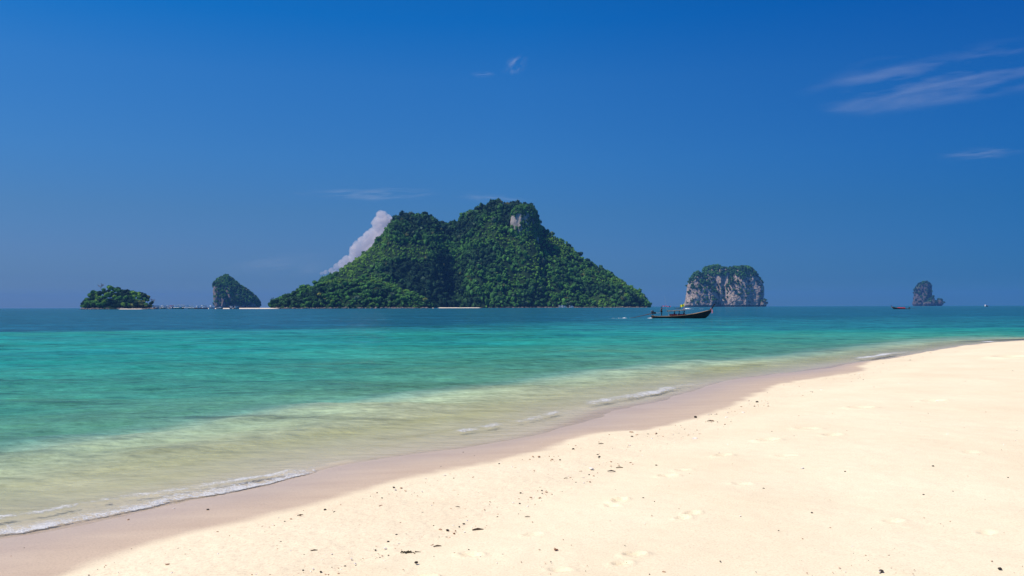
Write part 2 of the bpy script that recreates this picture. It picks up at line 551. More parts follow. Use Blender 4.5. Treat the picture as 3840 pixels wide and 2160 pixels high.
def make_sea():
    r1 = np.geomspace(4.0, 75.0, 560)
    r2 = np.geomspace(75.0, 900.0, 130)[1:]
    r3 = np.geomspace(900.0, 14000.0, 30)[1:]
    P, Fc = polar_grid(560, 40, np.concatenate([r1, r2, r3]))
    dW, dC = sdist(P, WL), sdist(P, CL)
    r = np.hypot(P[:, 0], P[:, 1])
    z = water_height(P, dW, r)
    global SEA
    SEA = (P, dW, z, Fc)
    t = tone(P, dW, dC)
    # no water sheet far under the dry land
    keepv = dW < 1.2
    keep = keepv[Fc].any(1)
    Fc = Fc[keep]
    used = np.zeros(len(P), bool); used[Fc.ravel()] = True
    idx = np.cumsum(used) - 1
    V = np.column_stack([P, z])[used]
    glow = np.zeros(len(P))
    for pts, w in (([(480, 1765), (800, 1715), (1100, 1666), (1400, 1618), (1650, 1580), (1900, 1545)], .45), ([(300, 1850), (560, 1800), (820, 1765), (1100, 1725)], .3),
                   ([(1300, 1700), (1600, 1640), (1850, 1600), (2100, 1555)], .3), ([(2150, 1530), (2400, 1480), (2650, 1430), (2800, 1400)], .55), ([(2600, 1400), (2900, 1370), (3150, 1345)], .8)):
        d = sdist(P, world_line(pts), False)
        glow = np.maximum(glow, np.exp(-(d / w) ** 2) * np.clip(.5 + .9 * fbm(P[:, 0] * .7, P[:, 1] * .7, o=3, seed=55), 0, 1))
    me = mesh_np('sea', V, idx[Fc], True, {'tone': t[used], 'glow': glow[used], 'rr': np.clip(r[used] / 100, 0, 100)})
    m, nt, b = mat_new('sea_water')
    nt.nodes.remove(b)
    out = nt.nodes['Material Output']
    at_ = N(nt, 'Attribute', attribute_name='tone').outputs['Fac']
    rr = N(nt, 'Attribute', attribute_name='rr').outputs['Fac']
    vs = mapping(nt, (1, 1, 1), math.radians(-20))
    vst = mapping(nt, (0.35, 1.0, 1), math.radians(-8))
    # seabed patches: darker weed, brighter sand
    pat = noise_n(nt, 0.11, 4, 0.6, vst)
    pat2 = noise_n(nt, 0.5, 4, 0.62, vst)
    psum = mathn(nt, 'ADD', mathn(nt, 'MULTIPLY', mathn(nt, 'SUBTRACT', pat.outputs[0], 0.5), 0.22), mathn(nt, 'MULTIPLY', mathn(nt, 'SUBTRACT', pat2.outputs[0], 0.5), 0.12))
    tt = mathn(nt, 'ADD', at_, mathn(nt, 'MULTIPLY', psum, mathn(nt, 'MULTIPLY', at_, 1.6, True)), True)
    cr = ramp(nt, tt, [(0.0, (0.50, 0.46, 0.33)), (0.10, (0.74, 0.74, 0.44)), (0.18, (0.52, 0.65, 0.39)), (0.23, (0.33, 0.50, 0.34)), (0.32, (0.16, 0.35, 0.255)), (0.42, (0.105, 0.30, 0.19)),
                       (0.52, (0.058, 0.295, 0.205)), (0.66, (0.024, 0.315, 0.25)), (0.75, (0.020, 0.205, 0.235)),
                       (0.88, (0.012, 0.115, 0.185)), (1.0, (0.018, 0.14, 0.215))])
    # olive weed patches in the nearer water
    weed = ramp(nt, noise_n(nt, 0.28, 5, 0.6, mapping(nt, (0.30, 1.0, 1), math.radians(-18)), dist=0.4).outputs[0], [(0.54, g3(0)), (0.70, g3(1))])
    wz = ramp(nt, at_, [(0.10, g3(.12)), (0.2, g3(.25)), (0.30, g3(.2)), (0.46, g3(.9)), (0.54, g3(0.55)), (0.66, g3(0.08)), (0.8, g3(0))])
    wf = mathn(nt, 'MULTIPLY', mathn(nt, 'MULTIPLY', weed.outputs[0], wz.outputs[0]), 0.6)
    col = mixc(nt, wf, cr.outputs[0], (0.15, 0.28, 0.085))
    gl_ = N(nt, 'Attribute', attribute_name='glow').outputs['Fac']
    col = mixc(nt, mathn(nt, 'MULTIPLY', gl_, 0.75), col, (0.66, 0.66, 0.20))  # sunlight glowing through thin waves, painted into the water colour as yellow-green
    # short dark streaks
    st = ramp(nt, noise_n(nt, 1.6, 5, 0.65, mapping(nt, (0.16, 0.6, 1), math.radians(-4))).outputs[0], [(0.54, g3(1)), (0.68, g3(0.55))])
    col = mixc(nt, 1.0, col, st.outputs[0], 'MULTIPLY')
    far = ramp(nt, noise_n(nt, 0.09, 6, 0.7, mapping(nt, (0.30, 1.0, 1))).outputs[0], [(0.35, g3(0.72)), (0.65, g3(1.22))])
    col = mixc(nt, 1.0, col, far.outputs[0], 'MULTIPLY')
    for sc_, rz_, k_ in ((7.0, -18, [(0.0, g3(.9)), (0.3, g3(.6)), (0.6, g3(0))]), (2.2, -10, [(0.05, g3(.3)), (0.3, g3(.85)), (1.0, g3(0.4))]), (0.7, -5, [(0.15, g3(0)), (0.5, g3(.7)), (1.0, g3(.9))])):
        fine = ramp(nt, noise_n(nt, sc_, 4, 0.7, mapping(nt, (0.55, 1.0, 1), math.radians(rz_))).outputs[0], [(0.32, g3(0.66)), (0.5, g3(1)), (0.70, g3(1.32))])  # bright and dim wave faces, painted into the water colour
        fk = ramp(nt, rr, k_)
        col = mixc(nt, fk.outputs[0], col, mixc(nt, 1.0, col, fine.outputs[0], 'MULTIPLY'))
    # ripples
    b1 = noise_n(nt, 7.0, 4, 0.6, mapping(nt, (0.55, 1.0, 1), math.radians(-25)), dist=0.3)
    b2 = noise_n(nt, 1.3, 4, 0.6, mapping(nt, (0.5, 1.0, 1), math.radians(-12)), dist=0.3)
    b3 = noise_n(nt, 0.22, 5, 0.65, mapping(nt, (0.4, 1.0, 1), math.radians(-5)))
    hgt = mathn(nt, 'ADD', mathn(nt, 'MULTIPLY', b1.outputs[0], 0.035), mathn(nt, 'MULTIPLY', b2.outputs[0], 0.10))
    hgt = mathn(nt, 'ADD', hgt, mathn(nt, 'MULTIPLY', b3.outputs[0], 0.40))
    bp = N(nt, 'Bump', i_Distance=1.0, i_Strength=0.55)
    L(nt, hgt, bp.inputs['Height'])
    dif = N(nt, 'BsdfDiffuse')
    L(nt, col, dif.inputs['Color'])
    bpd = N(nt, 'Bump', i_Distance=1.0, i_Strength=0.9)
    L(nt, hgt, bpd.inputs['Height'])
    L(nt, bpd.outputs[0], dif.inputs['Normal'])
    tr = N(nt, 'BsdfTransparent')
    tc = ramp(nt, at_, [(0.0, (0.97, 0.97, 0.95)), (0.2, (0.78, 0.93, 0.80)), (0.45, (0.4, 0.8, 0.75))])
    L(nt, tc.outputs[0], tr.inputs['Color'])
    op = ramp(nt, at_, [(0.0, g3(0.02)), (0.04, g3(0.10)), (0.10, g3(.36)), (0.185, g3(0.82)), (0.26, g3(0.96)), (0.46, g3(1))])
    body = N(nt, 'MixShader')
    L(nt, op.outputs[0], body.inputs[0]); L(nt, tr.outputs[0], body.inputs[1]); L(nt, dif.outputs[0], body.inputs[2])
    gl = N(nt, 'BsdfGlossy', i_Roughness=0.12)
    L(nt, bp.outputs[0], gl.inputs['Normal'])
    fr = N(nt, 'Fresnel', i_IOR=1.33)
    L(nt, bp.outputs[0], fr.inputs['Normal'])
    ff = mathn(nt, 'MULTIPLY', fr.outputs[0], 0.50, True)
    ff = mathn(nt, 'MINIMUM', ff, 0.34)
    mx = N(nt, 'MixShader')
    L(nt, ff, mx.inputs[0]); L(nt, body.outputs[0], mx.inputs[1]); L(nt, gl.outputs[0], mx.inputs[2])
    L(nt, mx.outputs[0], out.inputs['Surface'])
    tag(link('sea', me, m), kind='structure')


make_beach()
make_sea()


# ------------------------------------------------------------------ foam along the breaking edge
def foam_material():
    m, nt, b = mat_new('sea_foam')
    out = nt.nodes['Material Output']
    a = N(nt, 'Attribute', attribute_name='dens').outputs['Fac']
    vec = mapping(nt, (0.6, 1.0, 1), math.radians(-25))
    n = noise_n(nt, 9, 6, 0.78, vec, dist=1.2)
    n2 = noise_n(nt, 45, 4, 0.7, vec)
    s = mathn(nt, 'ADD', mathn(nt, 'MULTIPLY', n.outputs[0], 0.6), mathn(nt, 'MULTIPLY', n2.outputs[0], 0.4))
    s = mathn(nt, 'ADD', mathn(nt, 'MULTIPLY', mathn(nt, 'SUBTRACT', s, 0.5), 2.5), 0.42)
    th = mathn(nt, 'SUBTRACT', mathn(nt, 'ADD', a, s), 1.0)
    f = ramp(nt, th, [(0.0, g3(0)), (0.05, g3(0.2)), (0.25, g3(0.92))])
    b.inputs['Base Color'].default_value = (0.86, 0.86, 0.83, 1)
    b.inputs['Roughness'].default_value = 0.35
    bp = N(nt, 'Bump', i_Strength=0.8, i_Distance=0.03)
    L(nt, s, bp.inputs['Height'])
    L(nt, bp.outputs[0], b.inputs['Normal'])
    tr = N(nt, 'BsdfTransparent')
    mx = N(nt, 'MixShader')
    L(nt, f.outputs[0], mx.inputs[0]); L(nt, tr.outputs[0], mx.inputs[1]); L(nt, b.outputs[0], mx.inputs[2])
    L(nt, mx.outputs[0], out.inputs['Surface'])
    return m


FOAM = foam_material()


def near_line(P, line):
    """distance, side (+ towards the sea) and run along the line for every point"""
    d2 = np.full(len(P), 1e18); side = np.ones(len(P)); run = np.zeros(len(P)); acc = 0.0
    for a, b in zip(line[:-1], line[1:]):
        ab = b - a; ln = math.hypot(*ab); ap = P - a
        t = np.clip((ap @ ab) / (ab @ ab + 1e-12), 0, 1)
        q = ap - t[:, None] * ab
        dd = (q * q).sum(1); m = dd < d2
        d2[m] = dd[m]
        side[m] = np.sign(ab[0] * ap[m, 1] - ab[1] * ap[m, 0]); run[m] = acc + t[m] * ln
        acc += ln
    return np.sqrt(d2), side, run, acc


def foam_patch(specs, label, lift=0.007):
    """lacy foam lying on the water: specs = (edge line px, reach to sea, reach to sand, strength)"""
    P, dW, z, Fc = SEA
    dens = np.zeros(len(P))
    lines = [(world_line(px), b_, f_, k_) for px, b_, f_, k_ in specs]
    for ln, back, front, k in lines:
        lo, hi = ln.min(0) - 2.5, ln.max(0) + 2.5
        near = np.nonzero(((P > lo) & (P < hi)).all(1))[0]
        q_, side, run, tot = near_line(P[near], ln)
        q = q_ * side
        edge = np.clip(np.minimum(run, tot - run) / (0.15 * tot), 0, 1) ** .6
        wv = np.clip(.75 + .9 * fbm(run * .8, 0.0, o=3, seed=88), .3, 1.35)
        qq = q / (back * wv)
        prof = np.where(q < 0, sst(-front, 0, q), sst(1.0, .2, qq) * (.70 + .30 * sst(.28, 0, qq) + .28 * np.exp(-((qq - .6) / .12) ** 2)))
        d = k * prof * edge * np.clip(.85 + .5 * fbm(run * 1.3, q * 2.2, o=3, seed=99), .3, 1.25)
        dens[near] = np.maximum(dens[near], d)
    keep = (dens[Fc] > .02).any(1)
    f = Fc[keep]
    used = np.zeros(len(P), bool); used[f.ravel()] = True
    idx = np.cumsum(used) - 1
    Pu, du = P[used], dens[used]
    zz = np.maximum(z[used], bed_height(Pu)) + lift + .010 * np.clip(du, 0, 1) * (1 + fbm(Pu[:, 0] * 12, Pu[:, 1] * 12, o=2, seed=6))
    me = mesh_np('foam', np.column_stack([Pu, zz]), idx[f], True, {'dens': du})
    return tag(link('foam', me, FOAM), label, None, None, 'stuff')


foam_patch([([(-500, 2120), (-300, 2078), (-100, 2033), (0, 2010), (90, 2003), (200, 1978), (330, 1952), (450, 1928), (600, 1898), (720, 1872), (850, 1850), (1000, 1818), (1150, 1780), (1290, 1745)], .9, 0.06, .92),
            ([(-400, 2020), (-90, 1962), (60, 1945), (200, 1918), (330, 1890), (450, 1872), (600, 1858), (760, 1830), (900, 1805), (1060, 1782), (1200, 1755)], .5, .25, .78)],
           'white lacy foam of the nearest wave running up the wet sand at the lower left')
foam_patch([([(1640, 1640), (1750, 1618), (1850, 1602), (1980, 1580), (2060, 1562), (2128, 1543)], 1.0, 0.3, 0.74)], 'glinting foam on the low wave in mid shore')
foam_patch([([(2150, 1536), (2300, 1506), (2400, 1488), (2500, 1469), (2600, 1449), (2664, 1434)], 1.8, 0.4, 0.80)], 'foam crest on the middle roller near the grey wet sand')
foam_patch([([(3190, 1354), (3270, 1347), (3340, 1333), (3416, 1321)], 1.5, 0.4, .95)], 'small white breaker at the far right shore')
foam_patch([([(3690, 1285), (3740, 1280)], 2.0, 0.5, 1.0)], 'tiny foam patch at the far tip of the beach')
foam_patch([([(1400, 1728), (1560, 1702), (1700, 1686), (1850, 1664), (2000, 1634), (2100, 1604), (2190, 1568)], 0.16, 0.04, 0.62)], 'faint foam rim of the spent wave tongue')


# ------------------------------------------------------------------ foliage kit
def ico(sub):
    import bmesh
    bm = bmesh.new()
    bmesh.ops.create_icosphere(bm, subdivisions=sub, radius=1.0)
    bm.verts.index_update()
    V = np.array([v.co[:] for v in bm.verts]); Fc = np.array([[v.index for v in f.verts] for f in bm.faces])
    bm.free()
    return V, Fc


ICO1, ICO2, ICO3 = ico(1), ico(2), ico(3)


def crown_variant(seed, core, nleaf, leaf, flat=0.8, lobes=4):
    """a crown of unit radius: several lumpy lobes and leaf-sized triangles standing off them"""
    rg = np.random.default_rng(seed)
    Vs, Fs, off = [], [], 0
    cents = [(np.zeros(3), 0.72)]
    for _ in range(lobes):
        d = rg.normal(size=3); d[2] = abs(d[2]) * 0.6; d /= np.linalg.norm(d)
        cents.append((d * rg.uniform(.38, .58) * np.array([1, 1, flat]), rg.uniform(.36, .50)))
    cv, cf = core
    for c, r in cents:
        v = cv * (1 + 0.22 * rg.normal(size=(len(cv), 1)).clip(-1.4, 1.4)) * r * np.array([1, 1, flat]) + c
        Vs.append(v); Fs.append(cf + off); off += len(v)
    # leaf clusters
    k = nleaf
    pick = rg.integers(0, len(cents), k)
    C = np.array([cents[i][0] for i in pick]); R_ = np.array([cents[i][1] for i in pick])
    d = rg.normal(size=(k, 3)); d[:, 2] = d[:, 2] * 0.8 + 0.25
    d /= np.linalg.norm(d, axis=1)[:, None]
    base = C + d * (R_ * rg.uniform(.95, 1.28, k))[:, None] * np.array([1, 1, flat])
    n = d + 0.7 * rg.normal(size=(k, 3)); n /= np.linalg.norm(n, axis=1)[:, None]
    t = np.cross(n, rg.normal(size=(k, 3))); t /= np.linalg.norm(t, axis=1)[:, None]
    b = np.cross(n, t)
    s = leaf * rg.uniform(.6, 1.4, k)[:, None]
    tri = np.stack([base + t * s, base - t * s * .6 + b * s * .8, base - t * s * .5 - b * s * .8], 1).reshape(-1, 3)
    Vs.append(tri)
    Fs.append(np.arange(3 * k).reshape(-1, 3) + off)
    return np.vstack(Vs), np.vstack(Fs)


HI = [crown_variant(100 + i, ICO1 if i % 2 else ICO1, 110, .17, rg_, 5) for i, rg_ in enumerate((.8, .9, .75, 1.0, .85, .7))]
MID = [crown_variant(200 + i, ICO1, 38, .22, f, 3) for i, f in enumerate((.85, .95, .75, 1.1, .8, .9))]
LO = [crown_variant(300 + i, ICO1, 22, .26, f, 1) for i, f in enumerate((.8, .9, .7, 1.0))]
TREE = [crown_variant(400 + i, ICO2, 420, .12, f, 8) for i, f in enumerate((.8, .9, .7, 1.0, .75))]


def leaf_material():
    m, nt, b = mat_new('tropical_leaves')
    a = N(nt, 'Attribute', attribute_name='col')
    nz = noise_n(nt, 0.45, 3, 0.7, mapping(nt, (1, 1, 1)))
    r = ramp(nt, nz.outputs[0], [(0.3, g3(0.84)), (0.7, g3(1.2))])
    c = mixc(nt, 1.0, a.outputs['Color'], r.outputs[0], 'MULTIPLY')
    L(nt, c, b.inputs['Base Color'])
    b.inputs['Roughness'].default_value = 0.75
    b.inputs['Specular IOR Level'].default_value = 0.15
    return m


LEAF = leaf_material()


def crowns_mesh(name, P, R_, C, variants, seed=0, tilt=0.15):
    rg = np.random.default_rng(seed)
    Vs, Fs, Cs, off = [], [], [], 0
    vi = rg.integers(0, len(variants), len(P))
    for k, (V, Fc) in enumerate(variants):
        ids = np.nonzero(vi == k)[0]
        if len(ids) == 0: continue
        a = rg.uniform(0, 2 * np.pi, len(ids))
        ca, sa = np.cos(a), np.sin(a)
        r = R_[ids]
        sx, sy, sz = r * rg.uniform(.8, 1.25, len(ids)), r * rg.uniform(.8, 1.25, len(ids)), r * rg.uniform(.85, 1.45, len(ids))
        x = V[None, :, 0] * sx[:, None]; y = V[None, :, 1] * sy[:, None]; z = V[None, :, 2] * sz[:, None]
        X = x * ca[:, None] - y * sa[:, None]; Y = x * sa[:, None] + y * ca[:, None]
        W_ = np.stack([X, Y, z], -1) + P[ids][:, None, :]
        Vs.append(W_.reshape(-1, 3))
        Fs.append((Fc[None] + (np.arange(len(ids)) * len(V))[:, None, None] + off).reshape(-1, 3))
        jit = rg.uniform(.8, 1.2, (len(ids), len(V), 1))
        Cs.append((C[ids][:, None, :] * jit).reshape(-1, 3))
        off += len(ids) * len(V)
    return mesh_np(name, np.vstack(Vs), np.vstack(Fs), False, {'col': np.vstack(Cs)})


DARK = np.array([.010, .040, .018]); MIDG = np.array([.058, .175, .030]); LITE = np.array([.125, .255, .030])
OLIVE = np.array([.16, .19, .05]); YEL = np.array([.28, .28, .05]); PALE = np.array([.12, .20, .11])


def palette(k, rg):
    """k in 0..1 : how bright and vine-covered the patch is"""
    k = np.clip(k, 0, 1)[:, None]
    c = np.where(k < .5, DARK + (MIDG - DARK) * k * 2, MIDG + (LITE - MIDG) * (k - .5) * 2)
    u = rg.uniform(size=len(k))[:, None]
    c = np.where(u > .985, OLIVE * .55, c)
    c = np.where((u > .95) & (u <= .965), PALE * .7, c)
    return c * rg.uniform(.75, 1.3, (len(k), 1))


# ------------------------------------------------------------------ rock and shore materials
def rock_material(name, light, dark, stain=(0.05, 0.055, 0.06), scale=1.0, veg=(0.03, 0.07, 0.03), vegcut=(0.5, 0.62)):
    m, nt, b = mat_new(name)
    v = mapping(nt, (1 / scale, 1 / scale, 0.55 / scale))
    v2 = mapping(nt, (1 / scale, 1 / scale, 1 / scale))
    a = noise_n(nt, 0.040, 7, 0.70, v, dist=0.9)
    c1 = ramp(nt, a.outputs[0], [(0.30, stain), (0.39, dark), (0.48, light), (0.66, tuple(min(1, c * 1.25) for c in light))])
    s = noise_n(nt, 0.16, 5, 0.7, mapping(nt, (1 / scale, 1 / scale, 0.28 / scale)))
    c2 = mixc(nt, ramp(nt, s.outputs[0], [(0.53, g3(0)), (0.64, g3(0.85))]).outputs[0], c1.outputs[0], stain)
    w = noise_n(nt, 0.09, 4, 0.6, v2)
    c3 = mixc(nt, ramp(nt, w.outputs[0], [(0.60, g3(0)), (0.72, g3(0.6))]).outputs[0], c2, (0.42, 0.27, 0.15))
    ge = N(nt, 'NewGeometry')
    sp = N(nt, 'SeparateXYZ'); L(nt, ge.outputs['Normal'], sp.inputs[0])
    vg = noise_n(nt, 0.10, 5, 0.7, v2)
    up = mathn(nt, 'ADD', mathn(nt, 'MULTIPLY', sp.outputs[2], 0.42), mathn(nt, 'MULTIPLY', vg.outputs[0], 0.75))
    c4 = mixc(nt, ramp(nt, up, [(vegcut[0], g3(0)), (vegcut[1], g3(1))]).outputs[0], c3, veg)
    # dark tidal band round the foot
    pos = N(nt, 'SeparateXYZ'); L(nt, ge.outputs['Position'], pos.inputs[0])
    tide = ramp(nt, mathn(nt, 'DIVIDE', pos.outputs[2], 10.0 * scale), [(0.25, g3(1)), (0.6, g3(0))])
    c5 = mixc(nt, tide.outputs[0], c4, (0.035, 0.035, 0.035))
    L(nt, c5, b.inputs['Base Color'])
    b.inputs['Roughness'].default_value = 0.9
    b.inputs['Specular IOR Level'].default_value = 0.15
    bp = N(nt, 'Bump', i_Strength=0.9, i_Distance=3.0 * scale)
    hh = noise_n(nt, 0.30, 6, 0.75, v)
    L(nt, hh.outputs[0], bp.inputs['Height'])
    L(nt, bp.outputs[0], b.inputs['Normal'])
    return m


ROCK_PINK = rock_material('limestone_pink_grey', (0.46, 0.355, 0.30), (0.26, 0.205, 0.185))
ROCK_GREY = rock_material('limestone_grey', (0.26, 0.205, 0.19), (0.11, 0.095, 0.10), vegcut=(0.54, 0.68))
ROCK_STACK = rock_material('limestone_dark', (0.13, 0.105, 0.11), (0.06, 0.055, 0.06), vegcut=(0.50, 0.66))
ROCK_WHITE = rock_material('limestone_white', (0.36, 0.325, 0.31), (0.20, 0.19, 0.19), scale=0.5, vegcut=(0.56, 0.66))
ROCK_SHORE = simple('shore_rock', (0.20, 0.165, 0.14), 0.9, 0.5, 0.25, 0.1)
SOIL = simple('forest_floor', (0.018, 0.040, 0.016), 0.95, 0.4, 0.02, 0.05)
SANDBAR = simple('sandbar_sand', (0.78, 0.68, 0.54), 0.9, 0.08, 0.1, 0.1)


def karst(name, D, levels, lobes, mat, depth_ratio, seed, flute=1.0, nth=200, nz=110):
    """limestone tower. lobes: list of (dy, [(py, px_left, px_right), ...]) top to bottom, picture outlines taken at distance D"""
    Vs, Fs, off = [], [], 0
    for li, (dy, rows) in enumerate(lobes):
        Dy = D + dy
        zz, xl, xr = [], [], []
        for py, a, b_ in rows:
            zz.append(at(a, py, Dy)[2]); xl.append(at(a, py, Dy)[0]); xr.append(at(b_, py, Dy)[0])
        zz = np.array(zz)[::-1]; xl = np.array(xl)[::-1]; xr = np.array(xr)[::-1]
        zb = -3.0
        ztop = zz[-1]
        # rows evenly in height and a dense roof
        hz = np.concatenate([np.linspace(zb, ztop, nz)])
        T, Z = np.meshgrid(np.linspace(0, 2 * np.pi, nth, endpoint=False), hz)
        l = np.interp(Z, zz, xl); r = np.interp(Z, zz, xr)
        cx, hw = (l + r) / 2, (r - l) / 2
        full = (np.interp(zz[0], zz, xr) - np.interp(zz[0], zz, xl)) / 2
        hd = full * depth_ratio * np.sqrt(np.clip(hw / full, 0, 1))
        X = cx + hw * np.cos(T); Y = Dy + hd * np.sin(T)
        s = D / 3500.0
        fl = (vn(X / (24 * s) + li * 7, Y / (24 * s), Z / (60 * s), seed) - .5) * 2
        fl2 = (vn(X / (8 * s), Y / (8 * s), Z / (12 * s), seed + 5) - .5) * 2
        fl3 = (vn(X / (3 * s), Y / (3 * s), Z / (4 * s), seed + 9) - .5) * 2
        big = (vn(X / (50 * s), Y / (50 * s), Z / (60 * s), seed + 3) - .5) * 2
        amp = flute * s * np.clip(hw / (12 * s), 0, 1)
        dr = amp * (9 * np.abs(fl) * -1.3 + 3.2 * fl2 + 1.4 * fl3 + 3.5 * big + 3)
        notch = -7 * s * np.exp(-((Z - 2.5 * s) / (2.6 * s)) ** 2)
        dr = dr + notch * (Z > -2)
        dr = dr * (0.30 + 0.70 * np.abs(np.sin(T)))             # keep the side outline
        X = X + np.cos(T) * dr; Y = Y + np.sin(T) * dr
        Z = Z + (vn(X / (10 * s), Y / (10 * s), 0, seed + 8) - .5) * 7 * s * sst(0.5, 1, (hz / ztop))[:, None]
        V = np.stack([X, Y, Z], -1).reshape(-1, 3)
        i = np.arange(len(hz) - 1)[:, None] * nth; j = np.arange(nth)[None, :]; jn = (j + 1) % nth
        Fc = np.stack([i + j, i + jn, i + nth + jn, i + nth + j], -1).reshape(-1, 4)
        # roof cap
        top = V[-nth:]
        V = np.vstack([V, top.mean(0)[None]])
        tri = np.stack([np.full(nth, len(V) - 1), (len(hz) - 1) * nth + np.arange(nth), (len(hz) - 1) * nth + jn[0], np.full(nth, len(V) - 1)], -1)
        Tf = Fc
        Vs.append(V); Fs.append(np.vstack([Tf[:, [0, 1, 2]], Tf[:, [0, 2, 3]], tri[:, :3]]) + off); off += len(V)
    V = np.vstack(Vs); Fc = np.vstack(Fs)
    me = mesh_np(name, V, Fc, True)
    return me, V, Fc


def face_samples(V, Fc, n, rg, cond):
    A, B, C = V[Fc[:, 0]], V[Fc[:, 1]], V[Fc[:, 2]]
    nr = np.cross(B - A, C - A)
    ar = np.linalg.norm(nr, axis=1) + 1e-9
    nr = nr / ar[:, None]
    ce = (A + B + C) / 3
    w = ar * cond(ce, nr)
    p = w / w.sum()
    ids = rg.choice(len(Fc), n, p=p)
    u, v = rg.uniform(size=n), rg.uniform(size=n)
    f = u + v > 1
    u[f], v[f] = 1 - u[f], 1 - v[f]
    P = A[ids] + u[:, None] * (B[ids] - A[ids]) + v[:, None] * (C[ids] - A[ids])
    return P, nr[ids]


def veg_on(name, parent, V, Fc, n, rad, cond, seed, kfun, variants=LO, label=None):
    rg = np.random.default_rng(seed)
    P, nr = face_samples(V, Fc, n, rg, cond)
    R_ = rad * rg.uniform(.55, 1.25, n)
    P = P + np.array([0, 0, 1]) * (R_ * .35)[:, None] + nr * (R_ * .25)[:, None]
    C = palette(kfun(P) + rg.normal(0, .12, n), rg)
    o = link(name, crowns_mesh(name, P, R_, C, variants, seed), LEAF, parent)
    o['kind'] = 'stuff'
    if label: o['label'] = label
    return o


# ------------------------------------------------------------------ hills with forest
def hill(name, D, outline, front, back, seed, valleys=(), tree_r=4.2, n_trees=3000, variants=MID, kfun=None, nx=260, ny=120,
         shore_h=1.2, bumps=(), label='', skip=None, sink=0.8, lobe_amp=0.10):
    px = np.array([p[0] for p in outline], float); py = np.array([p[1] for p in outline], float)
    xs = np.array([at(a, b, D)[0] for a, b in outline]); zs = np.array([max(0.0, at(a, b, D)[2]) for a, b in outline])
    zs = np.maximum(0, zs - tree_r * sink)          # room for the trees
    x0, x1 = xs[0], xs[-1]
    wid = x1 - x0

    def height(X, Y):
        e = np.clip((X - x0) / wid, 0, 1)
        endk = np.sqrt(np.clip(1 - (2 * e - 1) ** 4, 0, 1))
        fr = front * endk * (1 + 0.22 * fbm(X / (wid * .12), 0.3, o=3, seed=seed))
        bk = back * endk
        t = np.where(Y < D, (D - Y) / (fr + 1e-3), (Y - D) / (bk + 1e-3))
        g = np.clip(1 - np.clip(t, 0, 1) ** 1.55, 0, 1)
        Xw = X + (1 - g) * wid * 0.03 * fbm(X / (wid * .1), Y / (wid * .1), o=2, seed=seed + 2)
        S = np.interp(Xw, xs, zs)
        z = S * g
        z = z + g * (1 - g) * 4 * lobe_amp * S * fbm(X / (wid * .055), Y / (wid * .16), o=4, seed=seed + 4)
        for xa, xb, dep, wd in valleys:
            xv = at(xa, 1100, D)[0] * g + at(xb, 1100, D)[0] * (1 - g)
            z = z - dep * np.exp(-((X - xv) / wd) ** 2) * g * (1 - g) * 4 * (S > 0)
        z = z + np.where(g > 0, 1, 0) * S * 0.015 * fbm(X / 14, Y / 14, o=3, seed=seed + 6)
        z = np.where(g > 0, np.maximum(z, 0) + shore_h * sst(0, .06, g), -2.0)
        return z, g

    gx = np.linspace(x0 - 3, x1 + 3, nx); gy = np.linspace(D - front * 1.3, D + back * 1.02, ny)
    GX, GY = np.meshgrid(gx, gy)
    Z, G = height(GX, GY)
    V = np.column_stack([GX.ravel(), GY.ravel(), Z.ravel()])
    i = np.arange(ny - 1)[:, None] * nx; j = np.arange(nx - 1)[None, :]
    Fc = np.stack([i + j, i + j + 1, i + nx + j + 1, i + nx + j], -1).reshape(-1, 4)
    o = tag(link(name, mesh_np(name, V, Fc, True), SOIL), kind='structure')
    rg = np.random.default_rng(seed)
    n0 = n_trees * 6
    X = rg.uniform(x0, x1, n0); Y = rg.uniform(D - front * 1.25, D + back * .45, n0)
    z, g = height(X, Y)
    dx = (height(X + 1.5, Y)[0] - z) / 1.5; dy = (height(X, Y + 1.5)[0] - z) / 1.5
    sl = np.sqrt(1 + dx ** 2 + dy ** 2).clip(1, 4)
    ok = (g > 0.012) & (rg.uniform(size=n0) < sl / 4 * 1.6)
    if skip is not None: ok &= ~skip(X, Y, z)
    ids = np.nonzero(ok)[0][:n_trees]
    X, Y, z, g, dx, dy = X[ids], Y[ids], z[ids], g[ids], dx[ids], dy[ids]
    R_ = tree_r * rg.uniform(.42, 1.35, len(ids)) * np.where(rg.uniform(size=len(ids)) > .94, 1.35, 1)
    K = kfun(X, Y, z, g) + rg.normal(0, .10, len(ids))
    R_ = R_ * np.where(K > .58, .62, 1.0) * np.where(K < .25, 1.15, 1.0)
    nrm = np.stack([-dx, -dy, np.ones(len(ids))], 1); nrm /= np.linalg.norm(nrm, axis=1)[:, None]
    P = np.stack([X, Y, z], 1) + nrm * (R_ * .45)[:, None] + np.array([0, 0, 1]) * (R_ * .35)[:, None]
    C = palette(K, rg)
    em = (rg.uniform(size=len(ids)) > .93) & (K < .6)      # emergent trees
    P[em, 2] += R_[em] * .75
    # brush-covered patches are lower
    low = K > .62
    P[low, 2] -= R_[low] * .45
    f = link('forest', crowns_mesh('forest', P, R_, C, variants, seed), LEAF)
    tag(f, label, None, None, 'stuff')
    return height, o


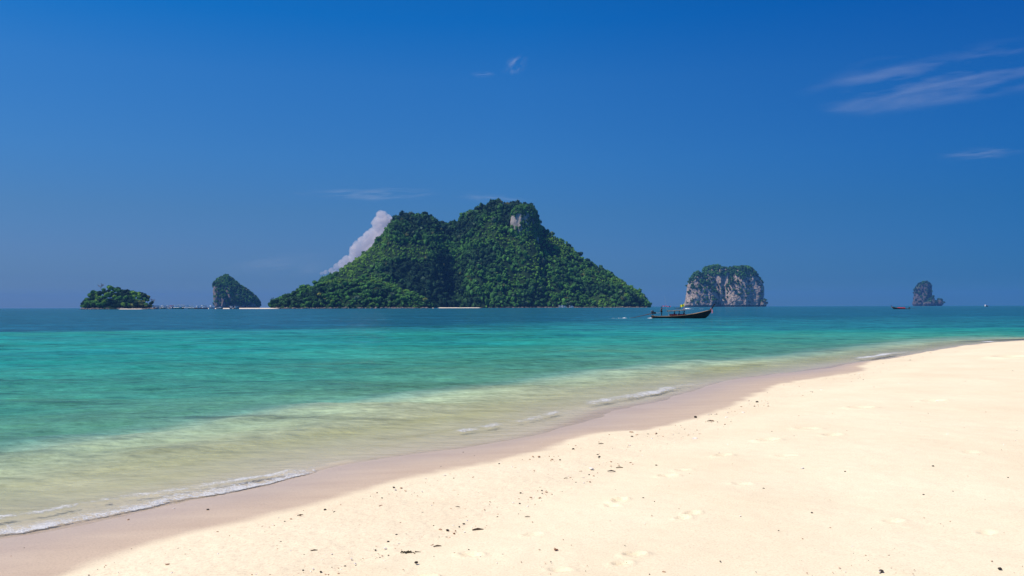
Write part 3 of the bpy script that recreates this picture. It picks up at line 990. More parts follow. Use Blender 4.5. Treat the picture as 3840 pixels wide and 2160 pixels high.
# main island
BIG_D = 1900.0
BIG_OUT = [(1150, 1150), (1180, 1085), (1215, 1045), (1250, 1030), (1300, 1000), (1340, 970), (1385, 935), (1420, 900), (1450, 870), (1478, 835), (1500, 812), (1525, 806), (1560, 810),
           (1590, 806), (1615, 812), (1632, 828), (1650, 836), (1675, 840), (1700, 838), (1722, 834), (1738, 808), (1760, 794), (1800, 782), (1828, 772), (1848, 758), (1872, 754),
           (1888, 765), (1900, 775), (1915, 764), (1935, 760), (1945, 774), (1962, 768), (1985, 768), (2003, 790), (2014, 825), (2017, 848), (2040, 862), (2070, 878),
           (2110, 905), (2150, 935), (2190, 972), (2230, 1000), (2270, 1018), (2305, 1035), (2340, 1058), (2380, 1085), (2410, 1110), (2426, 1135), (2430, 1150)]


def big_k(X, Y, z, g):
    u = X / Y * F                     # only used to lay the patches across the hill's width
    k = 0.47 + 0.95 * fbm(X / 48, Y / 60 + z / 80, o=4, seed=61)
    k += 0.62 * np.exp(-((u + 600) / 120) ** 2) * sst(200, 90, z)            # vine-covered left shoulder
    k += 0.20 * np.exp(-((u - 130) / 260) ** 2) * sst(190, 120, z) * sst(10, 60, z)
    k -= 0.42 * np.exp(-((u + 230 + (1 - z / 200) * -60) / 80) ** 2)          # the gully's shade, darkened into the crown colours
    k -= 0.25 * sst(150, 200, z)
    k -= 0.75 * np.exp(-((u + 350) / 120) ** 2) * sst(110, 50, z)
    return k


KNOB = [at(1912, 850, BIG_D - 12), at(2014, 850, BIG_D - 12)]


def knob_skip(X, Y, z):
    cx = (KNOB[0][0] + KNOB[1][0]) / 2
    return (np.abs(X - cx) < 29) & (z > 165) & (Y < BIG_D - 40)


hill('island_hill', BIG_D, BIG_OUT, 215, 170, 21, valleys=[(1690, 1745, 46, 30), (1440, 1400, 10, 18), (1900, 1960, 16, 22), (2150, 2190, 14, 20), (1830, 1850, 14, 16)],
     tree_r=4.2, n_trees=9500, variants=MID, kfun=big_k, nx=300, ny=150, skip=knob_skip,
     label='dense green jungle covering the tall twin-peaked island', sink=1.05, lobe_amp=0.13)

# limestone knob near the right summit
me, V, Fc = karst('cliff', BIG_D - 84, None, [(0, [(776, 1950, 1985), (784, 1930, 1998), (796, 1921, 2008), (815, 1915, 2013), (835, 1913, 2016), (862, 1916, 2018), (895, 1922, 2020)])],
                  None, 0.75, 51, 0.55, 110, 60)
kn = empty('limestone_cliff', (0, 0, 0), 0, 'white limestone cliff patch under a wooded dome near the right summit of the big island', 'cliff')
link('rock_face', me, ROCK_WHITE, kn)
zt = V[:, 2].max()
veg_on('foliage', kn, V, Fc, 620, 3.4, lambda c, n: ((n[:, 1] < .6) * (c[:, 2] > 150) * (np.clip(n[:, 2], 0, 1) * 2 + 0.05 + 1.6 * sst(zt - 26, zt - 14, c[:, 2]) + 1.2 * sst(18, 34, c[:, 0] - V[:, 0].min()) +
                                                         1.5 * sst(zt - 40, zt - 50, c[:, 2]))) + 1e-9, 52,
       lambda P: 0.30 + 0.3 * fbm(P[:, 0] / 12, P[:, 1] / 12, P[:, 2] / 12, o=2, seed=4), MID)

# low headland in front of it
HEAD_D = 1560.0
HEAD_OUT = [(1018, 1153), (1030, 1140), (1052, 1122), (1085, 1104), (1120, 1086), (1150, 1076), (1185, 1066), (1230, 1052), (1270, 1045), (1320, 1046), (1370, 1045),
            (1420, 1050), (1460, 1060), (1490, 1076), (1530, 1090), (1565, 1105), (1590, 1120), (1606, 1138), (1615, 1153)]


def head_k(X, Y, z, g):
    return 0.26 + 0.6 * fbm(X / 22, Y / 22, o=4, seed=71) + 0.55 * sst(.72, 1, g) + 0.18 * sst(.35, .1, g) * (fbm(X / 12, 0.0, o=2, seed=5) > 0)


hill('headland', HEAD_D, HEAD_OUT, 62, 70, 31, tree_r=3.9, n_trees=1250, variants=HI, kfun=head_k, nx=160, ny=60, shore_h=2.2,
     label='dark green woodland on the low headland before the big island', sink=1.2, lobe_amp=0.16)


def shore_rocks(name, px0, px1, py, D, n, rmin, rmax, seed, label, mat=ROCK_SHORE, spread=6, zc=0.6):
    rg = np.random.default_rng(seed)
    Vs, Fs, off = [], [], 0
    for k in range(n):
        a = rg.uniform(px0, px1)
        p = at(a, py, D + rg.uniform(-spread, spread))
        s = rg.uniform(rmin, rmax, 3) * np.array([1.5, 1, .75])
        v = ICO1[0] * (1 + .25 * rg.normal(size=(len(ICO1[0]), 1))) * s + np.array([p[0], p[1], zc * rg.uniform(-.3, 1)])
        Vs.append(v); Fs.append(ICO1[1] + off); off += len(v)
    o = link(name, mesh_np(name, np.vstack(Vs), np.vstack(Fs)), mat)
    return tag(o, label, None, None, 'stuff')


shore_rocks('shore_rocks', 1022, 1612, 1153, HEAD_D - 62, 330, .7, 2.6, 3, 'dark boulders along the foot of the low headland', zc=1.0)
shore_rocks('shore_rocks', 1830, 2428, 1149, BIG_D - 205, 330, .6, 2.2, 4, 'brown boulders along the foot of the big island', zc=.6, spread=10)


def sand_strip(name, pts, D, depth, top, seed=0):
    """low bank of sand: pts = (px) span at distance D"""
    a, b_ = at(pts[0], 1150, D)[0], at(pts[1], 1150, D)[0]
    nx, ny = 120, 14
    GX, GY = np.meshgrid(np.linspace(a, b_, nx), np.linspace(D - depth, D + depth, ny))
    e = np.clip(np.minimum(GX - a, b_ - GX) / (0.06 * (b_ - a)), 0, 1)
    t = 1 - ((GY - D) / depth) ** 2
    Z = top * (t ** .6) * e ** .5 * (1 + .15 * fbm(GX / 25, GY / 25, o=3, seed=seed)) - 0.25
    i = np.arange(ny - 1)[:, None] * nx; j = np.arange(nx - 1)[None, :]
    Fc = np.stack([i + j, i + j + 1, i + nx + j + 1, i + nx + j], -1).reshape(-1, 4)
    return tag(link(name, mesh_np(name, np.column_stack([GX.ravel(), GY.ravel(), Z.ravel()]), Fc, True), SANDBAR), kind='structure')


SB_D = 1480.0
sand_strip('sandbar', (430, 1045), SB_D, 14, 1.9, 3)
sand_strip('far_beach', (1600, 1808), BIG_D - 212, 7, 1.5, 5)

# ------------------------------------------------------------------ karst towers
kr = empty('karst_island', (0, 0, 0), 0, 'broad pink-grey limestone island with two wooded domes behind the longtail boat', 'rock island')
me, V, Fc = karst('cliff', 3500.0, None, [
    (30, [(1001, 2664, 2680), (1004, 2652, 2698), (1015, 2640, 2712), (1028, 2632, 2724), (1050, 2618, 2735), (1080, 2606, 2738), (1120, 2602, 2740), (1150, 2600, 2742)]),
    (-10, [(1024, 2612, 2620), (1034, 2598, 2628), (1050, 2586, 2640), (1070, 2578, 2660), (1100, 2573, 2690), (1130, 2568, 2694), (1150, 2566, 2694)]),
    (0, [(1005, 2760, 2800), (1010, 2744, 2816), (1022, 2734, 2830), (1040, 2722, 2845), (1060, 2712, 2856), (1080, 2706, 2864), (1105, 2702, 2864), (1150, 2698, 2858)]),
    (-4, [(1010, 2698, 2738), (1014, 2690, 2750), (1030, 2684, 2752), (1060, 2680, 2750), (1150, 2680, 2748)]),
    (-40, [(1123, 2860, 2866), (1128, 2856, 2872), (1138, 2852, 2876), (1150, 2850, 2875)])], None, 0.55, 61, 1.15)
link('cliff_face', me, ROCK_PINK, kr)


def rim_cond(zlo, zhi, wt=1.0):
    def f(c, n):
        return ((n[:, 1] < .55) * (np.clip(n[:, 2] - .12, 0, 1) * 1.5 + wt * sst(zlo, zhi, c[:, 2]) +
                                   0.22 * (fbm(c[:, 0] / 30, c[:, 1] / 30, c[:, 2] / 40, o=3, seed=12) > .2)) * (c[:, 2] > 10)) + 1e-9
    return f


def kk(P): return 0.22 + 0.30 * fbm(P[:, 0] / 30, P[:, 1] / 30, P[:, 2] / 30, o=2, seed=14)


veg_on('foliage', kr, V, Fc, 1500, 6.0, rim_cond(112, 140, 1.2), 62, kk)

kl = empty('karst_tower', (0, 0, 0), 0, 'dark steep limestone tower with a pointed wooded top beyond the sandbar', 'rock island')
me, V, Fc = karst('cliff', 2900.0, None, [
    (0, [(1037, 849, 853), (1042, 838, 858), (1050, 824, 866), (1060, 812, 878), (1066, 806, 886), (1080, 802, 905), (1090, 800, 922), (1105, 801, 943), (1120, 802, 960), (1138, 804, 971), (1156, 808, 976)]),
    (-45, [(1085, 812, 822), (1095, 806, 836), (1120, 804, 852), (1156, 806, 866)])], None, 0.55, 71, 0.9)
link('cliff_face', me, ROCK_GREY, kl)
veg_on('foliage', kl, V, Fc, 1300, 5.0, lambda c, n: ((n[:, 1] < .6) * (c[:, 2] > 8) * (np.clip(n[:, 2] - .1, 0, 1) * 1.5 + 1.0 * sst(66, 84, c[:, 2]) +
       .45 * (c[:, 0] > at(880, 1100, 2900)[0]) + .12 * (fbm(c[:, 0] / 18, c[:, 1] / 18, c[:, 2] / 40, o=3, seed=22) > .15))) + 1e-9, 72, kk)

ks = empty('sea_stack', (0, 0, 0), 0, 'small bluish rock stack with a low boulder beside it near the right horizon', 'rock island')
me, V, Fc = karst('cliff', 5000.0, None, [
    (0, [(1062, 3460, 3474), (1064, 3450, 3484), (1070, 3440, 3490), (1078, 3434, 3492), (1090, 3429, 3493), (1110, 3428, 3494), (1130, 3426, 3498), (1148, 3424, 3500)]),
    (-30, [(1112, 3496, 3500), (1122, 3480, 3504), (1134, 3462, 3510), (1148, 3455, 3514)]),
    (-20, [(1122, 3524, 3530), (1126, 3516, 3534), (1134, 3512, 3538), (1138, 3512, 3537), (1148, 3510, 3533)])], None, 0.6, 81, 0.8, 120, 70)
link('cliff_face', me, ROCK_STACK, ks)
veg_on('foliage', ks, V, Fc, 230, 6.0, lambda c, n: ((n[:, 1] < .6) * (c[:, 2] > 12) * (np.clip(n[:, 2] - .1, 0, 1) * 1.2 + .10)) + 1e-9, 82, lambda P: kk(P) - .2)

# ------------------------------------------------------------------ the small wooded islet at the left
IS_D = 1420.0
IS_OUT = [(306, 1157), (310, 1135), (320, 1120), (335, 1100), (350, 1088), (372, 1082), (395, 1076), (412, 1066), (432, 1066), (452, 1078),
          (475, 1082), (495, 1086), (520, 1090), (545, 1100), (562, 1118), (578, 1138), (584, 1157)]
xs_i = np.array([at(a, b, IS_D)[0] for a, b in IS_OUT]); zs_i = np.array([max(0, at(a, b, IS_D)[2]) for a, b in IS_OUT])


def islet_mesh():
    nth, nr = 90, 26
    T, Q = np.meshgrid(np.linspace(0, 2 * np.pi, nth, endpoint=False), np.linspace(0, 1, nr))
    cx = (xs_i[0] + xs_i[-1]) / 2; hw = (xs_i[-1] - xs_i[0]) / 2 - 2.5
    rad = 1 + .08 * fbm(np.cos(T) * 2, np.sin(T) * 2, o=3, seed=3)
    X = cx + np.cos(T) * hw * Q * rad; Y = IS_D + np.sin(T) * hw * .5 * Q * rad
    S = np.interp(X, xs_i, zs_i)
    g = np.sqrt(np.clip(1 - Q ** 2, 0, 1))
    Z = 3.4 * (1 - Q ** 14) + (S - 15).clip(0) * g ** 2 * .6
    Z[-1] = -1
    V = np.stack([X, Y, Z], -1).reshape(-1, 3)
    i = np.arange(nr - 1)[:, None] * nth; j = np.arange(nth)[None, :]; jn = (j + 1) % nth
    Fc = np.stack([i + j, i + nth + j, i + nth + jn, i + jn], -1).reshape(-1, 4)
    return V, Fc


V, Fc = islet_mesh()
tag(link('islet', mesh_np('islet', V, Fc, True), SOIL), kind='structure')
shore_rocks('shore_rocks', 300, 586, 1156, IS_D - 28, 170, .8, 2.4, 6, 'dark rocks and shingle round the foot of the left islet', zc=1.2, spread=7)
sand_strip('islet_beach', (448, 535), IS_D - 36, 6, 1.1, 9)

BARK = simple('bark', (0.16, 0.13, 0.10), 0.9, 0.3, 1.0, 0.1)
BARE = simple('bare_wood', (0.30, 0.27, 0.26), 0.9, 0.2, 1.0, 0.1)


def tube(pts, rad, n=7):
    """tapered tube through points"""
    pts = np.array(pts, float); rad = np.broadcast_to(np.asarray(rad, float), (len(pts),))
    V, Fc = [], []
    for i, p in enumerate(pts):
        d = pts[min(i + 1, len(pts) - 1)] - pts[max(i - 1, 0)]
        d /= np.linalg.norm(d) + 1e-9
        u = np.cross(d, [0, 0, 1] if abs(d[2]) < .9 else [1, 0, 0]); u /= np.linalg.norm(u)
        w = np.cross(d, u)
        for k in range(n):
            a = 2 * math.pi * k / n
            V.append(p + rad[i] * (math.cos(a) * u + math.sin(a) * w))
    for i in range(len(pts) - 1):
        for k in range(n):
            a, b_ = i * n + k, i * n + (k + 1) % n
            Fc.append((a, b_, b_ + n, a + n))
    V.append(pts[0]); V.append(pts[-1])
    for k in range(n):
        Fc.append((len(V) - 2, (k + 1) % n, k, k)); m_ = (len(pts) - 1) * n
        Fc.append((len(V) - 1, m_ + k, m_ + (k + 1) % n, m_ + (k + 1) % n))
    return np.array(V), [tuple(dict.fromkeys(f)) for f in Fc]


class MB:
    """collects shapes into one mesh"""
    def __init__(s): s.v = []; s.f = []

    def add(s, V, Fc):
        o = len(s.v)
        s.v += [tuple(map(float, p)) for p in V]
        s.f += [tuple(int(i) + o for i in f) for f in Fc]
        return s

    def tube(s, pts, rad, n=7): return s.add(*tube(pts, rad, n))

    def box(s, c, sz, rz=0.0, ry=0.0):
        M = Matrix.Rotation(rz, 3, 'Z') @ Matrix.Rotation(ry, 3, 'Y')
        V = [Vector(c) + M @ Vector(((i - .5) * sz[0], (j - .5) * sz[1], (k - .5) * sz[2])) for i in (0, 1) for j in (0, 1) for k in (0, 1)]
        return s.add(V, [(0, 1, 3, 2), (4, 6, 7, 5), (0, 4, 5, 1), (2, 3, 7, 6), (0, 2, 6, 4), (1, 5, 7, 3)])

    def blob(s, c, sz, seed=0, rough=.15, base=None):
        rg = np.random.default_rng(seed)
        v, f = base or ICO2
        return s.add(v * (1 + rough * rg.normal(size=(len(v), 1))) * np.array(sz) + np.array(c), f)

    def mesh(s, name, smooth=False):
        me = bpy.data.meshes.new(name)
        me.from_pydata(s.v, [], s.f)
        me.update()
        if smooth: me.polygons.foreach_set('use_smooth', [True] * len(me.polygons))
        return me

    def build(s, name, mat, parent=None, smooth=False):
        return link(name, s.mesh(name, smooth), mat, parent)


CROWN_ME = {}


def crown_mesh(vi, kind):
    key = (vi, kind)
    if key not in CROWN_ME:
        base = {'dark': DARK * 1.15, 'green': MIDG, 'bright': LITE * 1.05, 'yellow': YEL, 'olive': OLIVE, 'pale': PALE}[kind]
        V_, F_ = TREE[vi]
        rg = np.random.default_rng(vi * 7 + len(kind))
        c = base * rg.uniform(.65, 1.4, (len(V_), 1))
        CROWN_ME[key] = mesh_np('crown', V_, F_, False, {'col': c})
    return CROWN_ME[key]


TRUNK_ME = {}


def trunk_mesh(k):
    if k not in TRUNK_ME:
        mb = MB(); rg = random.Random(k)
        mb.tube([(0, 0, -1.2), (.06, 0, -.6), (rg.uniform(-.1, .1), 0, 0)], [.075, .055, .035], 6)
        for _ in range(4):
            a = rg.uniform(0, 6.28)
            mb.tube([(0, 0, -.55), (.25 * math.cos(a), .25 * math.sin(a), -.2), (.5 * math.cos(a), .5 * math.sin(a), .12)], [.035, .025, .012], 5)
        TRUNK_ME[k] = mb.mesh('trunk')
        TRUNK_ME[k].materials.append(BARK)
    return TRUNK_ME[k]


def tree(p, r, kind, label, group=None, vi=None, name='broadleaf_tree', squash=1.0):
    k = random.randrange(5) if vi is None else vi
    root = empty(name, (p[0], p[1], p[2] - r * 1.1), random.uniform(0, 6.28), label, 'tree', group)
    c = link('crown', crown_mesh(k, kind), LEAF, root, (0, 0, r * 1.1)); c.scale = (r, r, r * squash)
    t = link('trunk', trunk_mesh(k % 3), None, root, (0, 0, r * 1.1)); t.scale = (r, r, r)
    return root


def bare_tree(p, h, label, seed=1):
    root = empty('bare_tree', p, 0, label, 'tree')
    rg = random.Random(seed)
    mb = MB(); tw = MB()
    mb.tube([(0, 0, 0), (.3, 0, h * .35), (.2, .2, h * .55)], [h * .04, h * .03, h * .02], 6)
    for _ in range(16):
        a = rg.uniform(0, 6.28); s = rg.uniform(.2, .55) * h; z0 = rg.uniform(.3, .55) * h
        e = (s * math.cos(a), s * math.sin(a), z0 + rg.uniform(.2, .45) * h)
        mb.tube([(.2, .1, z0), (e[0] * .5, e[1] * .5, z0 + .12 * h), e], [h * .018, h * .012, h * .006], 4)
        for _ in range(9):
            b_ = rg.uniform(0, 6.28); q = rg.uniform(.05, .18) * h
            tw.tube([(e[0] * .7, e[1] * .7, z0 + (e[2] - z0) * .7), (e[0] * .8 + q * math.cos(b_), e[1] * .8 + q * math.sin(b_), e[2] + rg.uniform(-.05, .12) * h)], [h * .007, h * .004], 3)
    mb.build('trunk', BARE, root); tw.build('twigs', BARE, root)
    return root


# trees packed on the islet
rt = random.Random(11)
n_is = 0
for row, (dy, zr, cnt) in enumerate(((-26, .22, 26), (-22, .36, 25), (-16, .50, 23), (-10, .66, 20), (-3, .82, 18), (5, .82, 14))):
    for i in range(cnt):
        e = (i + rt.uniform(.2, .8)) / cnt
        e = .03 + .94 * e
        x = xs_i[0] + (xs_i[-1] - xs_i[0]) * e
        S = float(np.interp(x, xs_i, zs_i))
        r = rt.uniform(3.6, 5.6) if S > 20 else rt.uniform(2.6, 3.8)
        z = max(r * .6 + 3.2, S * zr + rt.uniform(-2, 2))
        if z + r * .85 > S: z = max(S - r * .85, r * .5 + 2.5)
        yy = IS_D + dy * math.sqrt(max(.05, 1 - (2 * e - 1) ** 2)) + rt.uniform(-2, 2)
        kind = rt.choices(['dark', 'green', 'bright'], [.5, .38, .12])[0]
        if e > .70 and rt.random() < .35: kind = 'olive'
        lab = {'dark': 'dark green broadleaf tree crowding the left islet', 'green': 'green broadleaf tree crowding the left islet',
               'bright': 'bright green broadleaf tree crowding the left islet', 'olive': 'olive brown tree at the right end of the left islet'}[kind]
        where = ('at its left end', 'left of its middle', 'in its middle', 'right of its middle', 'at its right end')[min(4, int(e * 5))]
        lvl = {0: 'along the foot of the islet', 1: 'low on the islet', 2: 'halfway up the islet', 3: 'high on the islet', 4: 'on the crest of the islet', 5: 'behind the crest of the islet'}[row]
        lab = {'dark': 'dark green', 'green': 'mid green', 'bright': 'bright green', 'olive': 'olive brown'}[kind] + ' broadleaf tree ' + lvl + ' ' + where
        tree((x, yy, z), r, kind, lab, 'trees crowding the left islet')
p = at(402, 1106, IS_D - 26)
tree(p, 5.4, 'bright', 'brightest yellow-green tree in the middle of the left islet', None, 0)
bare_tree(at(378, 1086, IS_D), 11, 'bare grey leafless tree on top of the left islet', 3)
bare_tree(at(572, 1140, IS_D), 9, 'reddish bare tree low at the right tip of the left islet', 5)

# trees one can tell apart on the skylines of the big island and headland
for px_, py_, dD, r, kind, lab in (
        (2132, 922, 0, 6.5, 'dark', 'upper of three dark trees standing out on the right skyline of the big island'),
        (2176, 952, -6, 7.5, 'dark', 'middle of three dark trees standing out on the right skyline of the big island'),
        (2202, 978, -10, 8, 'dark', 'lowest and largest of three dark trees on the right skyline of the big island'),
        (2228, 1000, -4, 4, 'green', 'small tree poking up right of the three dark skyline trees'),
        (2290, 1028, -10, 7, 'dark', 'round dark tree on the lower right slope of the big island'),
        (1590, 806, 0, 5.5, 'dark', 'tall dark tree on top of the left summit'),
        (1617, 818, 0, 6.5, 'dark', 'round dark tree at the right edge of the left summit'),
        (1520, 812, 0, 5, 'green', 'green tree at the left edge of the left summit'),
        (1676, 843, 0, 4.5, 'dark', 'lone tree sticking up from the saddle between the summits'),
        (1412, 902, 0, 6, 'green', 'tree standing out halfway up the left skyline beside the cloud'),
        (1363, 946, -4, 5, 'pale', 'pale feathery tree on the left skyline near the cloud base'),
        (1312, 990, -6, 5.5, 'pale', 'pale slender tree low on the left skyline'),
        (1298, 998, -6, 5, 'pale', 'second pale slender tree low on the left skyline'),
        (1228, 1042, -10, 4, 'dark', 'small dark tree at the lower left end of the big island skyline'),
        (1850, 762, 0, 6, 'dark', 'leftmost rounded tree dome of the right summit'),
        (1940, 765, 0, 6, 'dark', 'middle rounded tree dome of the right summit')):
    tree(at(px_, py_, BIG_D + dD), r, kind, lab)
for px_, py_, dD, r, kind, lab in (
        (1197, 1104, -58, 4.2, 'yellow', 'yellow-leaved tree on the left flank of the headland'),
        (1594, 1124, -42, 4.2, 'yellow', 'yellowish tree at the right tip of the headland'),
        (1205, 1140, -60, 4.0, 'bright', 'bright green tree low on the left part of the headland shore'),
        (1245, 1132, -62, 4.4, 'bright', 'bright green tree low beside the headland centre'),
        (1040, 1128, -8, 4.2, 'bright', 'bright tree on the far left tip of the headland'),
        (1415, 1122, -62, 4.0, 'green', 'green tree above the right part of the headland shore')):
    tree(at(px_, py_, HEAD_D + dD), r, kind, lab)
for px_, py_, r, kind, lab in ((1983, 1132, 5, 'bright', 'bright green tree on the shore below the right summit'),
                               (1995, 1000, 5.5, 'olive', 'olive tree in the middle of the right slope'),
                               (1905, 1070, 7, 'bright', 'large bright green tree clump in the middle lower slope'),
                               (2350, 1108, 6, 'bright', 'light green tree near the right end of the big island')):
    D_ = BIG_D - (195 if py_ > 1100 else 150 if py_ > 1050 else 105)
    tree(at(px_, py_, D_), r, kind, lab)

# ------------------------------------------------------------------ people (one skinned body each, clothes as shells)
SKIN = simple('brown_skin', (0.16, 0.085, 0.05), 0.6)
SKIN2 = simple('light_skin', (0.45, 0.26, 0.17), 0.6)
HAIR = simple('black_hair', (0.012, 0.010, 0.010), 0.6)
CLOTH = {k: simple(k + '_cloth', c, 0.85, .15, 8) for k, c in dict(navy=(.012, .025, .075), black=(.012, .012, .016), teal=(.03, .14, .17), charcoal=(.03, .03, .035),
                                                             red=(.55, .03, .03), white=(.75, .75, .74), pink=(.75, .16, .26), yellow=(.75, .72, .04), orange=(.8, .25, .04)).items()}


def skin_mesh(verts, edges, radii, sub=1, root=0):
    me = bpy.data.meshes.new('s')
    me.from_pydata([tuple(v) for v in verts], edges, [])
    o = bpy.data.objects.new('s', me)
    COL.objects.link(o)
    o.modifiers.new('k', 'SKIN')
    for i, r in enumerate(radii):
        d = me.skin_vertices[0].data[i]
        d.radius = (r, r) if isinstance(r, (int, float)) else r
        d.use_root = (i == root)
    s = o.modifiers.new('u', 'SUBSURF'); s.levels = sub; s.render_levels = sub
    dg = bpy.context.evaluated_depsgraph_get()
    out = bpy.data.meshes.new_from_object(o.evaluated_get(dg))
    bpy.data.objects.remove(o)
    bpy.data.meshes.remove(me)
    out.polygons.foreach_set('use_smooth', [True] * len(out.polygons))
    out.materials.clear()
    return out


JN = 'pelvis belly chest neck head top shL elL wrL haL fiL shR elR wrR haR fiR hipL knL anL toL hipR knR anR toR'.split()
JE = [('pelvis', 'belly'), ('belly', 'chest'), ('chest', 'neck'), ('neck', 'head'), ('head', 'top'),
      ('chest', 'shL'), ('shL', 'elL'), ('elL', 'wrL'), ('wrL', 'haL'), ('haL', 'fiL'),
      ('chest', 'shR'), ('shR', 'elR'), ('elR', 'wrR'), ('wrR', 'haR'), ('haR', 'fiR'),
      ('pelvis', 'hipL'), ('hipL', 'knL'), ('knL', 'anL'), ('anL', 'toL'), ('pelvis', 'hipR'), ('hipR', 'knR'), ('knR', 'anR'), ('anR', 'toR')]
JR = dict(pelvis=.13, belly=.115, chest=.14, neck=.055, head=.095, top=.075, shL=.062, elL=.042, wrL=.030, haL=.036, fiL=.018, shR=.062, elR=.042, wrR=.030, haR=.036, fiR=.018,
          hipL=.088, knL=.058, anL=.040, toL=.034, hipR=.088, knR=.058, anR=.040, toR=.034)
# figures face +X; Y is their left
STAND = dict(pelvis=(0, 0, .92), belly=(0, 0, 1.08), chest=(.01, 0, 1.30), neck=(.01, 0, 1.47), head=(.03, 0, 1.58), top=(.02, 0, 1.68),
             shL=(0, .17, 1.38), elL=(-.04, .24, 1.12), wrL=(.02, .26, .88), haL=(.04, .26, .79), fiL=(.06, .25, .71),
             shR=(0, -.17, 1.38), elR=(-.04, -.24, 1.12), wrR=(.02, -.26, .88), haR=(.04, -.26, .79), fiR=(.06, -.25, .71),
             hipL=(0, .09, .86), knL=(.02, .10, .48), anL=(-.02, .10, .08), toL=(.14, .12, .035),
             hipR=(0, -.09, .86), knR=(.02, -.10, .48), anR=(-.02, -.10, .08), toR=(.14, -.12, .035))
HELM = dict(STAND, shL=(0.02, .17, 1.38), elL=(.26, .22, 1.36), wrL=(.50, .18, 1.40), haL=(.57, .17, 1.41), fiL=(.64, .15, 1.42),
            shR=(0, -.17, 1.38), elR=(-.17, -.24, 1.14), wrR=(-.30, -.24, .90), haR=(-.33, -.23, .83), fiR=(-.36, -.22, .77),
            hipL=(.02, .10, .86), knL=(.10, .12, .47), anL=(.05, .13, .08), toL=(.21, .15, .035), knR=(-.02, -.12, .48), anR=(-.07, -.13, .08), toR=(.09, -.15, .035))
SIT = dict(STAND, pelvis=(0, 0, .12), belly=(.0, 0, .28), chest=(.03, 0, .50), neck=(.05, 0, .67), head=(.08, 0, .78), top=(.08, 0, .88),
           shL=(.03, .17, .58), elL=(.12, .24, .34), wrL=(.32, .18, .28), haL=(.40, .16, .27), fiL=(.46, .14, .25),
           shR=(.03, -.17, .58), elR=(.12, -.24, .34), wrR=(.32, -.18, .28), haR=(.40, -.16, .27), fiR=(.46, -.14, .25),
           hipL=(.06, .10, .12), knL=(.44, .13, .20), anL=(.50, .13, -.18), toL=(.64, .14, -.22),
           hipR=(.06, -.10, .12), knR=(.44, -.13, .20), anR=(.50, -.13, -.18), toR=(.64, -.14, -.22))


def part_skin(J, names, k=1.16, cut=None, sub=1):
    J = dict(J, **(cut or {}))
    idx = {n: i for i, n in enumerate(names)}
    E = [(idx[a], idx[b]) for a, b in JE if a in idx and b in idx]
    return skin_mesh([J[n] for n in names], E, [JR[n] * k for n in names], sub)


def lerp(a, b, t): return tuple(a[i] + (b[i] - a[i]) * t for i in range(3))


def person(J, loc, rz, label, shirt, trousers, skin=SKIN, hat=None, group=None, bare_legs=False):
    root = empty('person', loc, rz, label, 'person', group)
    link('body', part_skin(J, JN, 1.0, sub=1), skin, root)
    hd = Vector(J['head'])
    face = MB()
    face.blob(hd + Vector((.105, 0, -.005)), (.018, .014, .026), 1, .02, ICO1)
    for s in (-1, 1): face.blob(hd + Vector((.0, s * .098, 0)), (.022, .014, .032), 2, .02, ICO1)
    face.build('nose_and_ears', skin, root, True)
    ey = MB()
    for s in (-1, 1): ey.blob(hd + Vector((.085, s * .036, .03)), (.014, .014, .012), 1, .0, ICO1)
    ey.build('eyes', HAIR, root)
    mo = MB(); mo.box(hd + Vector((.092, 0, -.055)), (.012, .045, .010)); mo.build('mouth', CLOTH['charcoal'], root)
    h = MB(); h.blob((Vector(J['head']) + Vector(J['top'])) / 2 + Vector((-.022, 0, .03)), (.105, .105, .105), 3, .03)
    h.build('hair', HAIR, root, True)
    if hat:
        t = Vector(J['top']) + Vector((0, 0, -.005))
        m = MB(); m.blob(t + Vector((0, 0, .02)), (.115, .115, .07), 2, .0); m.tube([t + Vector((.02, 0, -.01)), t + Vector((.02, 0, .004))], [.19, .17], 14)
        m.build('hat', hat, root, True)
    cut = dict(elL=lerp(J['shL'], J['elL'], .8), elR=lerp(J['shR'], J['elR'], .8), neck=lerp(J['chest'], J['neck'], .6))
    s = part_skin(J, ['pelvis', 'belly', 'chest', 'neck', 'shL', 'elL', 'shR', 'elR'], 1.17, cut)
    link('shirt', s, CLOTH[shirt], root)
    cut = dict(anL=lerp(J['knL'], J['anL'], .85), anR=lerp(J['knR'], J['anR'], .85))
    t = part_skin(J, ['pelvis', 'hipL', 'knL', 'anL', 'hipR', 'knR', 'anR'], 1.22, cut)
    link('trousers', t, CLOTH[trousers], root)
    return root


def kids(o): return [c for c in COL.objects if c.parent == o]


def copy_tree(o, kidmap, parent=None, skip=()):
    c = o.copy(); COL.objects.link(c); c.parent = parent
    for ch in kidmap.get(o.name, []):
        if ch.name.split('.')[0] in skip: continue
        copy_tree(ch, kidmap, c, skip)
    return c


def kid_map():
    d = {}
    for o in COL.objects:
        if o.parent: d.setdefault(o.parent.name, []).append(o)
    return d


